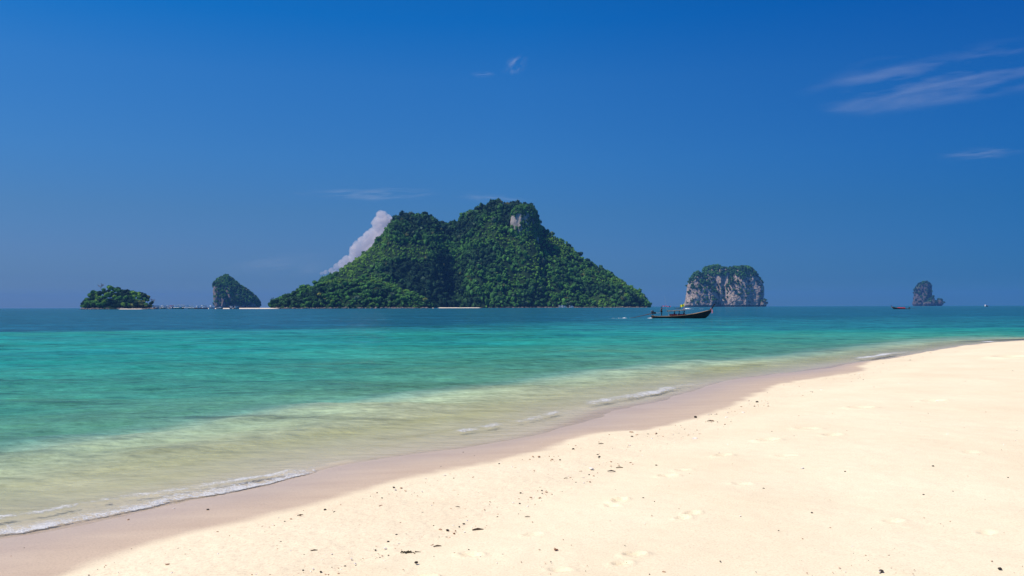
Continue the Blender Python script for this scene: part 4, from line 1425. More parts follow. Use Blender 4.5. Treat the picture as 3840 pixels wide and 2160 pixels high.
# ------------------------------------------------------------------ longtail boat
WOOD_DARK = simple('dark_tarred_wood', (0.022, 0.014, 0.010), 0.55, .4, 2, .4)
WOOD_RAIL = simple('weathered_rail_wood', (0.36, 0.24, 0.14), 0.7, .3, 6, .2)
WOOD_DECK = simple('deck_wood', (0.24, 0.15, 0.085), 0.8, .3, 5, .2)
IRON = simple('engine_iron', (0.03, 0.03, 0.032), 0.5, .4, 9, .5)
RUSTY = simple('rusty_pipe', (0.11, 0.05, 0.035), 0.6, .4, 9, .4)
STEEL = simple('bright_steel', (0.55, 0.55, 0.55), 0.35, .2, 9, .5)
TARP = simple('canopy_tarp', (0.10, 0.12, 0.13), 0.8, .2, 4, .2)
TARP2 = simple('canopy_lining', (0.45, 0.45, 0.42), 0.8, .2, 4, .2)
RED_CUSHION = simple('red_seat_vinyl', (0.62, 0.025, 0.03), 0.5, .2, 4, .4)
WHITE_P = simple('white_boat_paint', (0.78, 0.78, 0.76), 0.4, .08, 2, .4)

ST = [  # x from the stern, rail height, half beam, keel depth
    (0.00, .52, .42, .05), (0.35, .44, .56, .18), (.9, .38, .68, .26), (2.0, .36, .82, .30), (3.4, .39, .92, .32), (4.8, .47, .95, .32), (6.0, .58, .93, .32),
    (7.2, .74, .82, .30), (8.2, .90, .66, .26), (9.1, 1.09, .46, .18), (9.9, 1.28, .26, .02), (10.5, 1.43, .12, -.45), (11.0, 1.55, .05, -1.15)]


def hull_ring(x, h, b, k, ins=0.0, n=7):
    pts = []
    for i in range(-n, n + 1):
        a = i / n
        y = math.copysign(abs(a) ** .62, a) * (b - ins)
        z = -k + (h + k) * abs(a) ** 2.0 + (ins * (1 - abs(a)))
        pts.append((x, y, z))
    return pts


def st_at(x):
    X = [s[0] for s in ST]
    return tuple(float(np.interp(x, X, [s[i] for s in ST])) for i in (1, 2, 3))


def longtail(loc, rz, label):
    root = empty('longtail_boat', loc, rz, label, 'boat', 'longtail boats on the water')
    mb = MB()
    for ins, flip in ((0, False), (.05, True)):
        rings = [hull_ring(*s, ins=min(ins, s[2] * .5)) for s in ST]
        V = [p for r in rings for p in r]; m = len(rings[0]); Fc = []
        for i in range(len(rings) - 1):
            for j in range(m - 1):
                q = (i * m + j, (i + 1) * m + j, (i + 1) * m + j + 1, i * m + j + 1)
                Fc.append(q[::-1] if flip else q)
        if not flip:
            V.append((0, 0, .2)); c = len(V) - 1
            Fc += [(j, j + 1, c) for j in range(m - 1)]; Fc.append((m - 1, 0, c))
        mb.add(V, Fc)
    mb.build('hull', WOOD_DARK, root, True)
    for s in (-1, 1):
        g = MB()
        xs = np.linspace(0, 11.0, 34)
        g.tube([(x, s * st_at(x)[1], st_at(x)[0] + .015) for x in xs], .032, 5)
        g.build('gunwale', WOOD_RAIL, root)
    d = MB()
    for x in np.arange(.6, 7.4, .4):
        h, b, k = st_at(x)
        d.box((x, 0, .10), (.36, b * 1.35, .03))
    d.build('floor_boards', WOOD_DECK, root)
    f = MB()
    xs = np.linspace(7.6, 10.6, 12)
    V, Fc = [], []
    for x in xs:
        h, b, k = st_at(x); V += [(x, -b * .97, h - .02), (x, 0, h + .03), (x, b * .97, h - .02)]
    for i in range(len(xs) - 1):
        for j in (0, 1): Fc.append((i * 3 + j, (i + 1) * 3 + j, (i + 1) * 3 + j + 1, i * 3 + j + 1))
    f.add(V, Fc); f.build('foredeck', WOOD_RAIL, root)
    for x in (1.4, 3.3, 5.0, 6.9):
        h, b, k = st_at(x)
        t = MB(); t.box((x, 0, h - .1), (.24, b * 1.9, .04)); t.build('thwart', WOOD_DECK, root)
    p = MB()
    V, Fc = [], []
    prow = [(10.3, 1.30, .10, .05), (10.75, 1.52, .10, .05), (11.1, 1.78, .10, .045), (11.35, 2.12, .09, .04), (11.58, 2.48, .085, .04), (11.66, 2.62, .07, .035)]
    for x, z, a, w in prow: V += [(x - a, -w, z + a * .4), (x + a, -w, z - a * .4), (x + a, w, z - a * .4), (x - a, w, z + a * .4)]
    for i in range(len(prow) - 1):
        for j in range(4): Fc.append((i * 4 + j, i * 4 + (j + 1) % 4, (i + 1) * 4 + (j + 1) % 4, (i + 1) * 4 + j))
    n_ = (len(prow) - 1) * 4
    Fc += [(0, 1, 2, 3), (n_, n_ + 3, n_ + 2, n_ + 1)]
    p.add(V, Fc); pr = p.build('prow', WOOD_DARK, root)
    for q, (mt) in enumerate((CLOTH['pink'], CLOTH['white'], CLOTH['red'])):
        r = MB(); x = 11.0 + q * .05; z = 1.72 - q * .05
        r.tube([(x - .13, 0, z + .12), (x, .09, z), (x + .12, 0, z - .09), (x, -.09, z), (x - .13, 0, z + .12)], .035, 5)
        r.tube([(x + .1, -.06, z - .05), (x + .16, -.1, z - .4), (x + .10 + q * .06, -.12, z - .85 + q * .1)], [.045, .075, .05], 5)
        r.build('ribbon', mt, pr)
    # canopy
    cp = MB(); V, Fc = [], []
    xs = np.linspace(2.95, 6.1, 10); n = 8
    for x in xs:
        u = (x - 2.95) / 3.15
        for j in range(n + 1):
            a = (j / n - .5) * 2
            V.append((x, a * .98, 1.30 + .18 * u + .16 * (1 - a * a) + .02 * math.sin(u * 16)))
    m = n + 1
    for i in range(len(xs) - 1):
        for j in range(n): Fc.append((i * m + j, (i + 1) * m + j, (i + 1) * m + j + 1, i * m + j + 1))
    off = len(V); V += [(a, b_, c - .05) for a, b_, c in V]
    Fc2 = [tuple(v + off for v in q[::-1]) for q in Fc]
    rim = [i * m for i in range(len(xs))]; rim2 = [i * m + n for i in range(len(xs))]
    for R_, fl in ((rim, 1), (rim2, 0)):
        for a, b_ in zip(R_[:-1], R_[1:]): Fc2.append((a, b_, b_ + off, a + off))
    for j in range(n):
        Fc2.append((j, j + 1, j + 1 + off, j + off)); e = (len(xs) - 1) * m; Fc2.append((e + j, e + j + 1, e + j + 1 + off, e + j + off))
    cp.add(V, Fc + Fc2); cn = cp.build('canopy', TARP, root, False)
    for s in (-1, 1):
        fr = MB(); fr.tube([(2.9, s * .95, 1.27), (4.5, s * .95, 1.36), (6.15, s * .95, 1.45)], .03, 5)
        fr.build('canopy_rail', TARP2, cn)
    for x, lean in ((3.2, .25), (4.6, 0), (6.0, -.05)):
        for s in (-1, 1):
            h, b, k = st_at(x)
            q = MB(); q.tube([(x + lean, s * b * .93, h), (x, s * .93, 1.28 + (x - 2.95) * .057)], .022, 5); q.build('post', TARP2, root)
    for x0, w in ((3.5, 1.15), (4.8, 1.05)):
        for s in (-1, 1):
            q = MB(); q.box((x0 + w / 2, s * .74, .58), (w, .10, .42)); q.box((x0 + w / 2, s * .52, .33), (w, .40, .10))
            q.build('red_bench', RED_CUSHION, root)
    # engine on its pivot, with the long shaft
    e = MB()
    e.box((.30, 0, 1.02), (.62, .42, .34)); e.box((.12, 0, 1.24), (.42, .34, .16)); e.tube([(.62, -.16, 1.0), (.62, .16, 1.0)], .20, 12)
    e.tube([(-.02, .1, 1.2), (-.02, .1, 1.34)], .08, 8); e.tube([(.35, -.15, 1.25), (.30, -.18, 1.42), (.1, -.2, 1.46)], .045, 7)
    eng = e.build('engine', IRON, root)
    q = MB(); q.box((.08, 0, 1.36), (.34, .30, .09)); q.build('engine_cover', STEEL, eng)
    q = MB(); q.tube([(.25, 0, .45), (.25, 0, .88)], .07, 8); q.box((.25, 0, .50), (.25, .7, .1)); q.build('engine_mount', IRON, root)
    q = MB(); q.tube([(.1, 0, .92), (-1.2, 0, .62), (-3.95, 0, .03)], [.075, .05, .032], 8); sh = q.build('propeller_shaft', RUSTY, root)
    q = MB()
    for k in range(3):
        a = k * 2.094; q.box((-3.98, .09 * math.cos(a), .02 + .09 * math.sin(a)), (.03, .10 if k else .08, .14))
    q.build('propeller', STEEL, sh)
    q = MB(); q.tube([(.6, 0, 1.02), (1.2, -.1, .98), (1.55, -.15, 1.02)], .022, 6); q.build('tiller', STEEL, root)
    # flags
    q = MB(); q.tube([(3.1, -.6, .40), (2.6, -.6, 2.2), (2.27, -.6, 4.05)], [.02, .016, .008], 5); pl = q.build('flag_pole', TARP2, root)

    def flag(nm, x0, x1, z, hh, mt, par, y=-.6, amp=.06, droop=0.0, taper=.8):
        V, Fc = [], []; n = 12
        for sgn in (0, .012):
            for i in range(n + 1):
                u = i / n; x = x0 + (x1 - x0) * u
                for k in (0, 1):
                    V.append((x, y + sgn + amp * math.sin(u * 9), z - droop * u + (k - .5) * hh * (1 - (1 - taper) * u) + .03 * math.sin(u * 7 + k)))
        for s_ in (0, 1):
            o_ = s_ * (n + 1) * 2
            for i in range(n): Fc.append((o_ + i * 2, o_ + i * 2 + 2, o_ + i * 2 + 3, o_ + i * 2 + 1))
        r = MB(); r.add(V, Fc); return r.build(nm, mt, par)
    flag('pink_flag', 2.62, 3.45, 2.18, .16, CLOTH['pink'], pl)
    flag('pink_flag', 2.58, 1.85, 2.24, .15, CLOTH['pink'], pl)
    q = MB(); q.tube([(6.1, 0, 1.45), (6.02, 0, 2.75)], .014, 5); pl2 = q.build('flag_pole', TARP2, root)
    flag('yellow_flag', 6.02, 5.28, 2.38, .52, CLOTH['yellow'], pl2, 0, .10, .12, .75)
    flag('pink_flag', 6.06, 5.88, 1.84, .30, CLOTH['pink'], pl2, 0, .03, .02, .7)
    return root


MPP = 156.0 / F
bx = at(2443, 1150, 156)
boat = longtail((bx[0], 156, 0), math.radians(2), 'dark wooden longtail boat with canopy, red benches and yellow flag, motoring right')


def on_boat(x, y, z):
    c, s = math.cos(math.radians(2)), math.sin(math.radians(2))
    return (bx[0] + x * c - y * s, 156 + x * s + y * c, z)


person(HELM, on_boat(1.85, .05, .42), math.radians(2), 'boatman in black clothes standing at the stern holding the flag pole', 'black', 'charcoal')
person(SIT, on_boat(4.05, -.45, .40), math.radians(5), 'passenger in dark clothes sitting under the rear of the boat canopy', 'charcoal', 'black')
person(SIT, on_boat(4.95, -.40, .40), math.radians(-5), 'passenger in a teal shirt sitting mid boat under the canopy', 'teal', 'charcoal', SKIN2)
person(SIT, on_boat(5.85, -.38, .44), math.radians(8), 'passenger in a navy blue shirt at the front edge of the canopy', 'navy', 'navy')
KM = kid_map()

# the other longtails: the same boat without its canopy
SKIP = ('canopy', 'post', 'flag_pole')
b2 = copy_tree(boat, KM, None, ('canopy', 'post', 'flag_pole'))
b2.location = at(3412, 1150, 545); b2.location.z = 0; b2.rotation_euler.z = math.pi + .03; b2.scale = (1.05, 1.05, 1.0)
b2['label'] = 'small open longtail boat with red cargo facing left beside the right rock stack'
for s_, (px_, w_) in enumerate(((3372, 1.7), (3388, 1.2), (3380, .9))):
    q = MB(); q.blob((0, 0, 0), (w_, .5, .42), s_, .12)
    o = q.build('cargo_bundle', RED_CUSHION, None)
    o.location = at(px_, 1150, 545); o.location.z = .75
    tag(o, ('long red cargo bundle heaped in the small open boat', 'shorter red bundle near the stern of the small open boat', 'low red bundle between the two larger ones in the small boat')[s_], 'bundle')
b3 = copy_tree(boat, KM, None, SKIP)
b3.location = at(2530, 1150, 900); b3.location.z = 0; b3.rotation_euler.z = math.pi * .0 + .15; b3.scale = (.62, .7, .8)
b3['label'] = 'distant little longtail boat seen just behind the yellow flag'
pp = at(2551, 1150, 900)
person(SIT, (pp[0], 902, .4), 0, 'dark figure sitting in the distant boat behind the yellow flag', 'black', 'black')
b4 = copy_tree(boat, KM, None, SKIP)
b4.location = at(3704, 1150, 1700); b4.location.z = 0.3; b4.rotation_euler.z = math.pi + .9; b4.scale = (1.5, 1.5, 1.5)
b4['label'] = 'tiny far boat on the right horizon'
q = MB(); q.blob((0, 0, 0), (1.6, 1.2, 2.2), 4, .1); q.blob((2.2, 0, -.6), (1.2, 1.0, 1.2), 5, .1)
o = q.build('spray_plume', WHITE_P); o.location = at(3695, 1150, 1700); o.location.z = 1.5
tag(o, 'pale spray plume beside the tiny far boat on the right horizon', None, None, 'stuff')


def splash(px, D, w, h, n, seed, label):
    rg = np.random.default_rng(seed)
    p = at(px, 1150, D); Vs, Fs, off = [], [], 0
    for k in range(n):
        c = np.array([p[0] + rg.normal() * w * .35, D + rg.normal() * w * .3, 0]); s = rg.uniform(.3, 1) * h
        e = np.exp(-((c[0] - p[0]) / (w * .4)) ** 2)
        v = ICO1[0] * (1 + .3 * rg.normal(size=(12, 1))) * np.array([s * 1.4, s, s * .7 * e + .02]) + c
        Vs.append(v); Fs.append(ICO1[1] + off); off += 12
    o = link('foam', mesh_np('foam', np.vstack(Vs), np.vstack(Fs)), FOAM_SOLID)
    return tag(o, label, None, None, 'stuff')


FOAM_SOLID = simple('white_foam', (0.8, 0.8, 0.8), 0.7)
splash(2578, 700, 5.5, .8, 60, 1, 'white splash before the broad limestone island')
splash(2630, 700, 5, .2, 30, 2, 'thin foam streak right of the splash')
splash(2341, 158, .9, .16, 40, 3, 'propeller foam behind the longtail boat')
splash(2438, 155.5, .45, .22, 22, 4, 'foam at the stern of the longtail boat')
splash(2322, 159, 2.2, .05, 40, 5, 'thin wake trailing left of the longtail boat')

# ------------------------------------------------------------------ speedboats and far boats
HULLC = {'green': simple('green_boat_paint', (0.03, 0.30, 0.21), .4), 'white': WHITE_P, 'navy': simple('navy_boat_paint', (0.02, 0.05, 0.16), .4),
         'black': simple('black_boat_paint', (0.02, 0.02, 0.025), .4), 'wood': simple('brown_boat_wood', (0.22, 0.10, 0.06), .6), 'red': simple('red_boat_paint', (0.5, 0.05, 0.05), .4)}
GLASS = simple('tinted_glass', (0.02, 0.03, 0.04), 0.1, .1, 1, .6)
SBK = {}


def speedboat(kind, roof):
    root = empty('speedboat', (0, 0, 0))
    L_ = 11.0
    mb = MB(); V, Fc = [], []
    sts = [(-5.5, 1.3, 1.0), (-3, 1.35, 1.0), (0, 1.35, 1.05), (2.5, 1.2, 1.2), (4.4, .7, 1.4), (5.6, .08, 1.55)]
    for x, b, h in sts: V += [(x, -b, h), (x, -b * .75, -.3 if x < 5 else .9), (x, b * .75, -.3 if x < 5 else .9), (x, b, h)]
    for i in range(len(sts) - 1):
        for j in range(3): Fc.append((i * 4 + j, (i + 1) * 4 + j, (i + 1) * 4 + j + 1, i * 4 + j + 1))
        Fc.append((i * 4 + 3, (i + 1) * 4 + 3, (i + 1) * 4, i * 4))
    Fc.append((0, 1, 2, 3)); n_ = (len(sts) - 1) * 4; Fc.append((n_, n_ + 3, n_ + 2, n_ + 1))
    mb.add(V, Fc); mb.build('hull', HULLC[kind], root)
    s = MB(); s.tube([(-5.5, -1.36, 1.05), (0, -1.4, 1.1), (2.5, -1.25, 1.25), (5.6, 0, 1.62), (2.5, 1.25, 1.25), (0, 1.4, 1.1), (-5.5, 1.36, 1.05)], .2, 5)
    s.build('rub_rail', WHITE_P, root)
    r = MB(); r.box((-1.4, 0, 3.05), (6.8, 2.6, .46)); r.box((2.2, 0, 2.95), (.9, 2.2, .26), 0, .12); r.build('roof', HULLC[roof] if roof != 'white' else WHITE_P, root)
    for x in (-4.3, -1.4, 1.4):
        for y in (-1.1, 1.1):
            q = MB(); q.tube([(x, y, 1.05), (x, y, 2.95)], .06, 5); q.build('post', WHITE_P, root)
    c = MB(); c.box((.6, 0, 1.7), (3.4, 2.1, 1.4)); c.box((-3.2, 0, 1.3), (2.6, 2.2, .5)); c.build('cabin', WHITE_P, root)
    w = MB(); w.box((2.3, 0, 1.85), (.15, 2.1, .9), 0, -.35); w.build('windscreen', GLASS, root)
    for y in (-.5, .5):
        q = MB(); q.box((-5.85, y, 1.1), (.5, .4, 1.1)); q.box((-5.85, y, .2), (.2, .15, 1.2)); q.build('outboard_motor', HULLC['black'], root)
    return root


protos = {}
SPOTS = [  # picture x, colour, roof, heading, scale, label
    (526, 'white', 'white', 1.2, 1.0, 'white-roofed white speedboat nearest the right tip of the left islet'),
    (545, 'green', 'white', .4, 1.0, 'green-hulled speedboat second from the islet, under a white roof'),
    (563, 'white', 'white', .3, 1.05, 'all-white speedboat third from the islet'),
    (578, 'black', 'navy', 1.3, .9, 'dark boat with a navy roof just clear of the islet trees'),
    (592, 'navy', 'navy', .9, .9, 'navy-roofed boat in the gap right of the islet'),
    (606, 'white', 'white', .2, .8, 'small white speedboat at the start of the open row'),
    (618, 'green', 'white', 1.0, .95, 'green-hulled boat under a tall white roof left of the middle'),
    (633, 'white', 'white', .6, .95, 'white boat left of the pale tender'),
    (646, 'white', 'red', 1.4, .9, 'pale boat with a reddish roof near the middle of the row'),
    (664, 'green', 'white', .15, 1.1, 'long green speedboat with a bright white roof mid row'),
    (684, 'black', 'white', .1, 1.1, 'long dark-hulled speedboat lying across the middle of the row'),
    (706, 'white', 'white', .3, 1.0, 'white speedboat with the tallest roof right of the middle'),
    (715, 'green', 'white', .2, .9, 'green-hulled speedboat at the right end of the dense part of the row'),
    (743, 'wood', 'white', .7, .85, 'brown boat by itself in the thin part of the row'),
    (768, 'navy', 'white', .9, .95, 'navy boat with a pale lilac roof left of the limestone tower'),
    (793, 'white', 'white', 1.1, .9, 'white boat with white roof at the left foot of the limestone tower'),
    (824, 'wood', 'navy', .3, .8, 'low brown boat before the limestone tower'),
    (868, 'navy', 'white', 1.5, .75, 'small blue boat bow-on before the limestone tower'),
    (885, 'black', 'white', .6, .7, 'small dark boat at the right end of the row, beside the bare sandbar')]
for px_, kc, rc, hd, sc_, lab in SPOTS:
    if (kc, rc) not in protos:
        o = speedboat(kc, rc); protos[(kc, rc)] = (o, kid_map()); first = True
    else:
        o = copy_tree(protos[(kc, rc)][0], protos[(kc, rc)][1])
    D_ = SB_D - 17 - (px_ * 7) % 9
    q = at(px_, 1150, D_)
    o.location = (q[0], D_, -.1); o.rotation_euler = (0, 0, hd + (math.pi if px_ % 2 else 0)); o.scale = (sc_ * 1.25, sc_ * 1.5, sc_ * 2.0)
    tag(o, lab, 'boat', 'speedboats moored along the sandbar')
for px_, sc_, lab in ((2106, .95, 'larger white speedboat moored off the right part of the big island'), (2116, .8, 'white speedboat just right of the larger one off the big island'),
                      (2143, .8, 'white speedboat moored alone furthest right along the big island')):
    pr, km = protos[('white', 'white')]
    o = copy_tree(pr, km)
    D_ = BIG_D - 222; q = at(px_, 1150, D_)
    o.location = (q[0], D_, 0); o.rotation_euler = (0, 0, .3); o.scale = (sc_ * 1.2, sc_ * 1.3, sc_ * 1.6)
    tag(o, lab, 'boat', 'boats moored along the big island')
for i, (px_, sc_, lab) in enumerate(((1808, 1.0, 'longtail boat at the right end of the pale beach strip'), (1846, .9, 'second longtail boat along the big island shore, from the pale beach'),
                        (1880, 1.2, 'third and longer longtail boat along the big island shore'), (1908, 1.25, 'long reddish longtail boat under the middle of the big island'),
                        (1962, .9, 'longtail boat in the gap below the bright green clump'), (1992, .7, 'small red boat below the bright shore tree'), (2034, .9, 'longtail boat left of the white speedboats'))):
    o = copy_tree(boat, KM, None, ('flag_pole', 'post') if i % 2 else SKIP)
    D_ = BIG_D - 220; q = at(px_, 1150, D_)
    o.location = (q[0] - 5 * sc_, D_, 0); o.rotation_euler = (0, 0, .1 * i); o.scale = (sc_, sc_, sc_ * 1.2)
    tag(o, lab, 'boat', 'boats moored along the big island')

# people on the sandbar: small far figures
PPL = [(858, 'white', 'navy', 'far person in white at the edge of the boats before the limestone tower'), (874, 'white', 'white', 'far pair member in white left of the bare sandbar'),
       (880, 'orange', 'navy', 'far person in orange beside the one in white'), (899, 'red', 'navy', 'far person in red at the left end of the bare sandbar'),
       (906, 'navy', 'black', 'far person in dark clothes right of the red one'), (916, 'red', 'black', 'far person in a red top alone on the sandbar'),
       (929, 'white', 'navy', 'far person in a white top with dark shorts mid sandbar'), (935, 'teal', 'black', 'far person in teal mid sandbar'),
       (941, 'red', 'red', 'far person all in red mid sandbar'), (970, 'pink', 'white', 'far person in pink towards the right end of the sandbar'),
       (975, 'black', 'black', 'far person in black next to the one in pink')]
pp0 = person(STAND, (0, 0, 0), 0, 'x', 'white', 'navy', SKIN2)
KMP = kid_map()
for i, (px_, top_, bot, lab) in enumerate(PPL):
    o = pp0 if i == 0 else copy_tree(pp0, KMP)
    for c in ([k for k in COL.objects if k.parent == o]):
        nm = c.name.split('.')[0]
        if nm in ('shirt', 'trousers') and i:
            c.data = c.data.copy(); c.data.materials.clear(); c.data.materials.append(CLOTH[top_ if nm == 'shirt' else bot])
    q = at(px_, 1150, SB_D)
    o.location = (q[0], SB_D - 4, 1.55); o.rotation_euler.z = i * 1.3
    tag(o, lab, 'person', 'people on the sandbar')

# ------------------------------------------------------------------ stones, twigs and drift on the near sand
STONE_D = simple('dark_stone', (0.035, 0.028, 0.024), 0.8, .4, 30)
STONE_B = simple('reddish_stone', (0.22, 0.09, 0.045), 0.85, .3, 30)
DRIFT = simple('driftwood', (0.09, 0.06, 0.04), 0.9, .4, 25)
WEED = simple('dry_seaweed', (0.05, 0.04, 0.022), 0.9, .4, 25)
SHELL = simple('pale_shell', (0.85, 0.78, 0.70), 0.6, .1, 30)


def ground(px, py):
    z = 0.2
    for _ in range(6):
        p = onz(px, py, z)
        z = float(bed_height(p[None])[0])
    return np.array([p[0], p[1], z])


STONES = [(1219, 1913, 9, 'black pebble near the wet edge at the lower left of the sand'), (1487, 2008, 10, 'dark flattish pebble left of the largest black one'),
          (1456, 2034, 10, 'dark pebble below the flattish one, mid lower sand'), (1678, 1990, 10, 'round black pebble in the middle of the debris line'),
          (1722, 1976, 6, 'small black pebble up and right of the round one'), (1708, 1992, 6, 'small brown pebble just right of the round black one'),
          (1703, 2002, 7, 'small black pebble just below the brown one'), (1561, 2112, 13, 'largest black stone, above the dent at the bottom edge'),
          (1203, 2146, 9, 'dark stone at the bottom edge, left part'), (1866, 1940, 6, 'black pebble above the upper driftwood sliver'),
          (1952, 1850, 7, 'black pebble alone on the pale upper debris band'), (2032, 1841, 7, 'dark pebble right of the lone one'),
          (2025, 1828, 7, 'dark pebble touching its twin on the debris band'), (2160, 1811, 7, 'black pebble at the top end of the debris line'),
          (2608, 1566, 11, 'black stone on the wet sand edge near mid right'), (2370, 1639, 8, 'black pebble just above the wet sand edge mid picture'),
          (2150, 1686, 9, 'dark stone below the mid wet sand edge'), (2100, 1725, 6, 'small dark pebble below and left of the mid wet edge stone'),
          (2839, 1509, 9, 'flat dark stone on the gravelly edge at the right'), (2864, 1834, 8, 'grey pebble alone in the middle of the bare sand'),
          (3045, 1925, 8, 'black pebble alone on the lower right bare sand'), (3305, 2144, 13, 'grey stone at the bottom edge right of centre'),
          (3750, 2135, 11, 'black stone in the bottom right corner'), (3499, 1750, 8, 'dark flat pebble on the right bare sand'),
          (3463, 1857, 7, 'small dark pebble right of centre on the lower sand'), (1141, 2083, 7, 'dark pebble at the lower left among fine drift'),
          (1053, 2033, 6, 'black pebble near the left end of the drift band'), (1408, 2064, 7, 'dark pebble between two larger ones low in the drift')]
for i, (px_, py_, s_, lab) in enumerate(STONES):
    p = ground(px_, py_)
    sz = s_ * np.hypot(p[0], p[1]) / F * .62
    q = MB(); q.blob((0, 0, 0), (sz, sz * .8, sz * .6), i, .12)
    o = q.build('pebble', STONE_B if 'brown' in lab else STONE_D, None, True)
    o.location = (p[0], p[1], p[2] + sz * .35); o.rotation_euler.z = i
    tag(o, lab, 'pebble', 'pebbles on the near sand')
STICKS = [(1126, 1935, 22, 25, 'short dark twig near the wet edge, lower left', DRIFT), (1717, 1904, 18, 170, 'curved brown twig in the middle of the pale sand', DRIFT),
          (1792, 1990, 42, 5, 'long thin driftwood sliver on the debris line', DRIFT), (1178, 2068, 26, 12, 'brown stick lying flat at the lower left', DRIFT),
          (1978, 1941, 20, 5, 'driftwood piece on the upper debris line', DRIFT), (2293, 1770, 30, 175, 'blackened driftwood piece below the mid wet edge', STONE_D),
          (2323, 1756, 26, 0, 'thin twig just above the blackened driftwood', DRIFT), (2122, 1796, 16, 15, 'short grey twig at the top end of the debris line', DRIFT),
          (1640, 2052, 30, 15, 'flattened twig on the lower debris line', DRIFT), (2254, 1666, 20, 10, 'pale grey twig by the mid wet edge', DRIFT),
          (2665, 1581, 26, 178, 'thin twig near the black stone at the wet edge', DRIFT)]
for i, (px_, py_, ln, an, lab, mt) in enumerate(STICKS):
    p = ground(px_, py_); l = ln * np.hypot(p[0], p[1]) / F
    a = math.radians(an); q = MB()
    q.tube([(-l / 2 * math.cos(a), -l / 2 * math.sin(a), 0), (0, l * .06, l * .08), (l / 2 * math.cos(a), l / 2 * math.sin(a), .002)], [l * .05, l * .09, l * .04], 6)
    o = q.build('twig', mt); o.location = (p[0], p[1], p[2] + .008)
    tag(o, lab, 'twig', 'twigs on the near sand')
p = ground(1531, 2074)
rg = random.Random(3); q = MB()
for k in range(26):
    x, y = rg.gauss(0, .034), rg.gauss(0, .015)
    q.tube([(x, y, 0), (x + rg.uniform(-.02, .02), y + rg.uniform(-.01, .01), .008), (x + rg.uniform(-.04, .04), y + rg.uniform(-.015, .015), .002)], [.0035, .004, .002], 4)
o = q.build('seaweed_clump', WEED); o.location = (p[0], p[1], p[2] + .006)
tag(o, 'dark dry seaweed clump on the lower debris line', 'seaweed')
p = ground(2332, 1781)
p = ground(2085, 2063)
q = MB(); q.blob((0, 0, 0), (.018, .011, .006), 4, .15); o = q.build('coral_fragment', STONE_B, None, True); o.location = (p[0], p[1], p[2] + .004)
tag(o, 'reddish brown coral fragment alone on the sand below the debris line', 'coral')


def drift_stuff():
    """fine pebbles, shell and coral grit washed up on the sand"""
    rg = np.random.default_rng(17)
    groups = {'dark': [], 'brown': [], 'pale': []}
    n = 26000
    r = 4.0 * (45 / 4.0) ** rg.uniform(size=n); th = np.radians(rg.uniform(-34, 34, n))
    P = np.stack([np.sin(th) * r, np.cos(th) * r], 1)
    dW, dD, dC, dB = fields(P)
    patch = fbm(P[:, 0] * .8, P[:, 1] * .8, o=3, seed=7)
    w = np.zeros(n)
    inb = (dD > .1) & (dB < .05)
    w = np.where(inb, .15 + .28 * (patch > 0) + .8 * np.exp(-(dB / (.12 + .02 * r)) ** 2) * (patch > -.15) + .35 * np.exp(-(dB / .6) ** 2), w)
    w = np.where((dD > 0) & (dB >= .05), .02 + .05 * (patch > .18), w)
    lowr = np.exp(-((P[:, 0] - 2.6) / .8) ** 2 - ((P[:, 1] - 5.6) / .9) ** 2)      # a coarser shelly patch
    w = np.where((dD > 0) & (dB >= .05), w + .5 * lowr, w)
    w = np.where((dW > .05) & (dD <= 0), .012, w)
    keep = rg.uniform(size=n) < w
    P, r = P[keep], r[keep]
    z = bed_height(P)
    out = []
    kinds = rg.choice(3, len(P), p=[.24, .56, .20])
    for k, (nm, mt) in enumerate((('dark', STONE_D), ('brown', simple('coral_grit', (0.46, 0.29, 0.19), .9, .3, 40)), ('pale', SHELL))):
        ids = np.nonzero(kinds == k)[0]
        Vs, Fs, off = [], [], 0
        s = np.abs(rg.normal(.0022, .0024, len(ids))).clip(.0011, .010) * (r[ids] / 6).clip(.8, 2.2)
        if nm == 'pale': s *= 1.3
        for i, sz in zip(ids, s):
            v = ICO1[0] * (1 + .25 * rg.normal(size=(12, 1))) * np.array([sz * rg.uniform(.8, 2.2), sz * rg.uniform(.7, 1.4), sz * .6])
            a = rg.uniform(0, 3.1); c, sn = math.cos(a), math.sin(a)
            v = np.stack([v[:, 0] * c - v[:, 1] * sn + P[i, 0], v[:, 0] * sn + v[:, 1] * c + P[i, 1], v[:, 2] + z[i] + sz * .5], 1)
            Vs.append(v); Fs.append(ICO1[1] + off); off += 12
        o = link('gravel', mesh_np('gravel', np.vstack(Vs), np.vstack(Fs)), mt)
        tag(o, {'dark': 'fine dark grit scattered along the debris line', 'brown': 'fine brownish coral grit on the sand', 'pale': 'white shell fragments on the sand'}[nm], None, None, 'stuff')


drift_stuff()

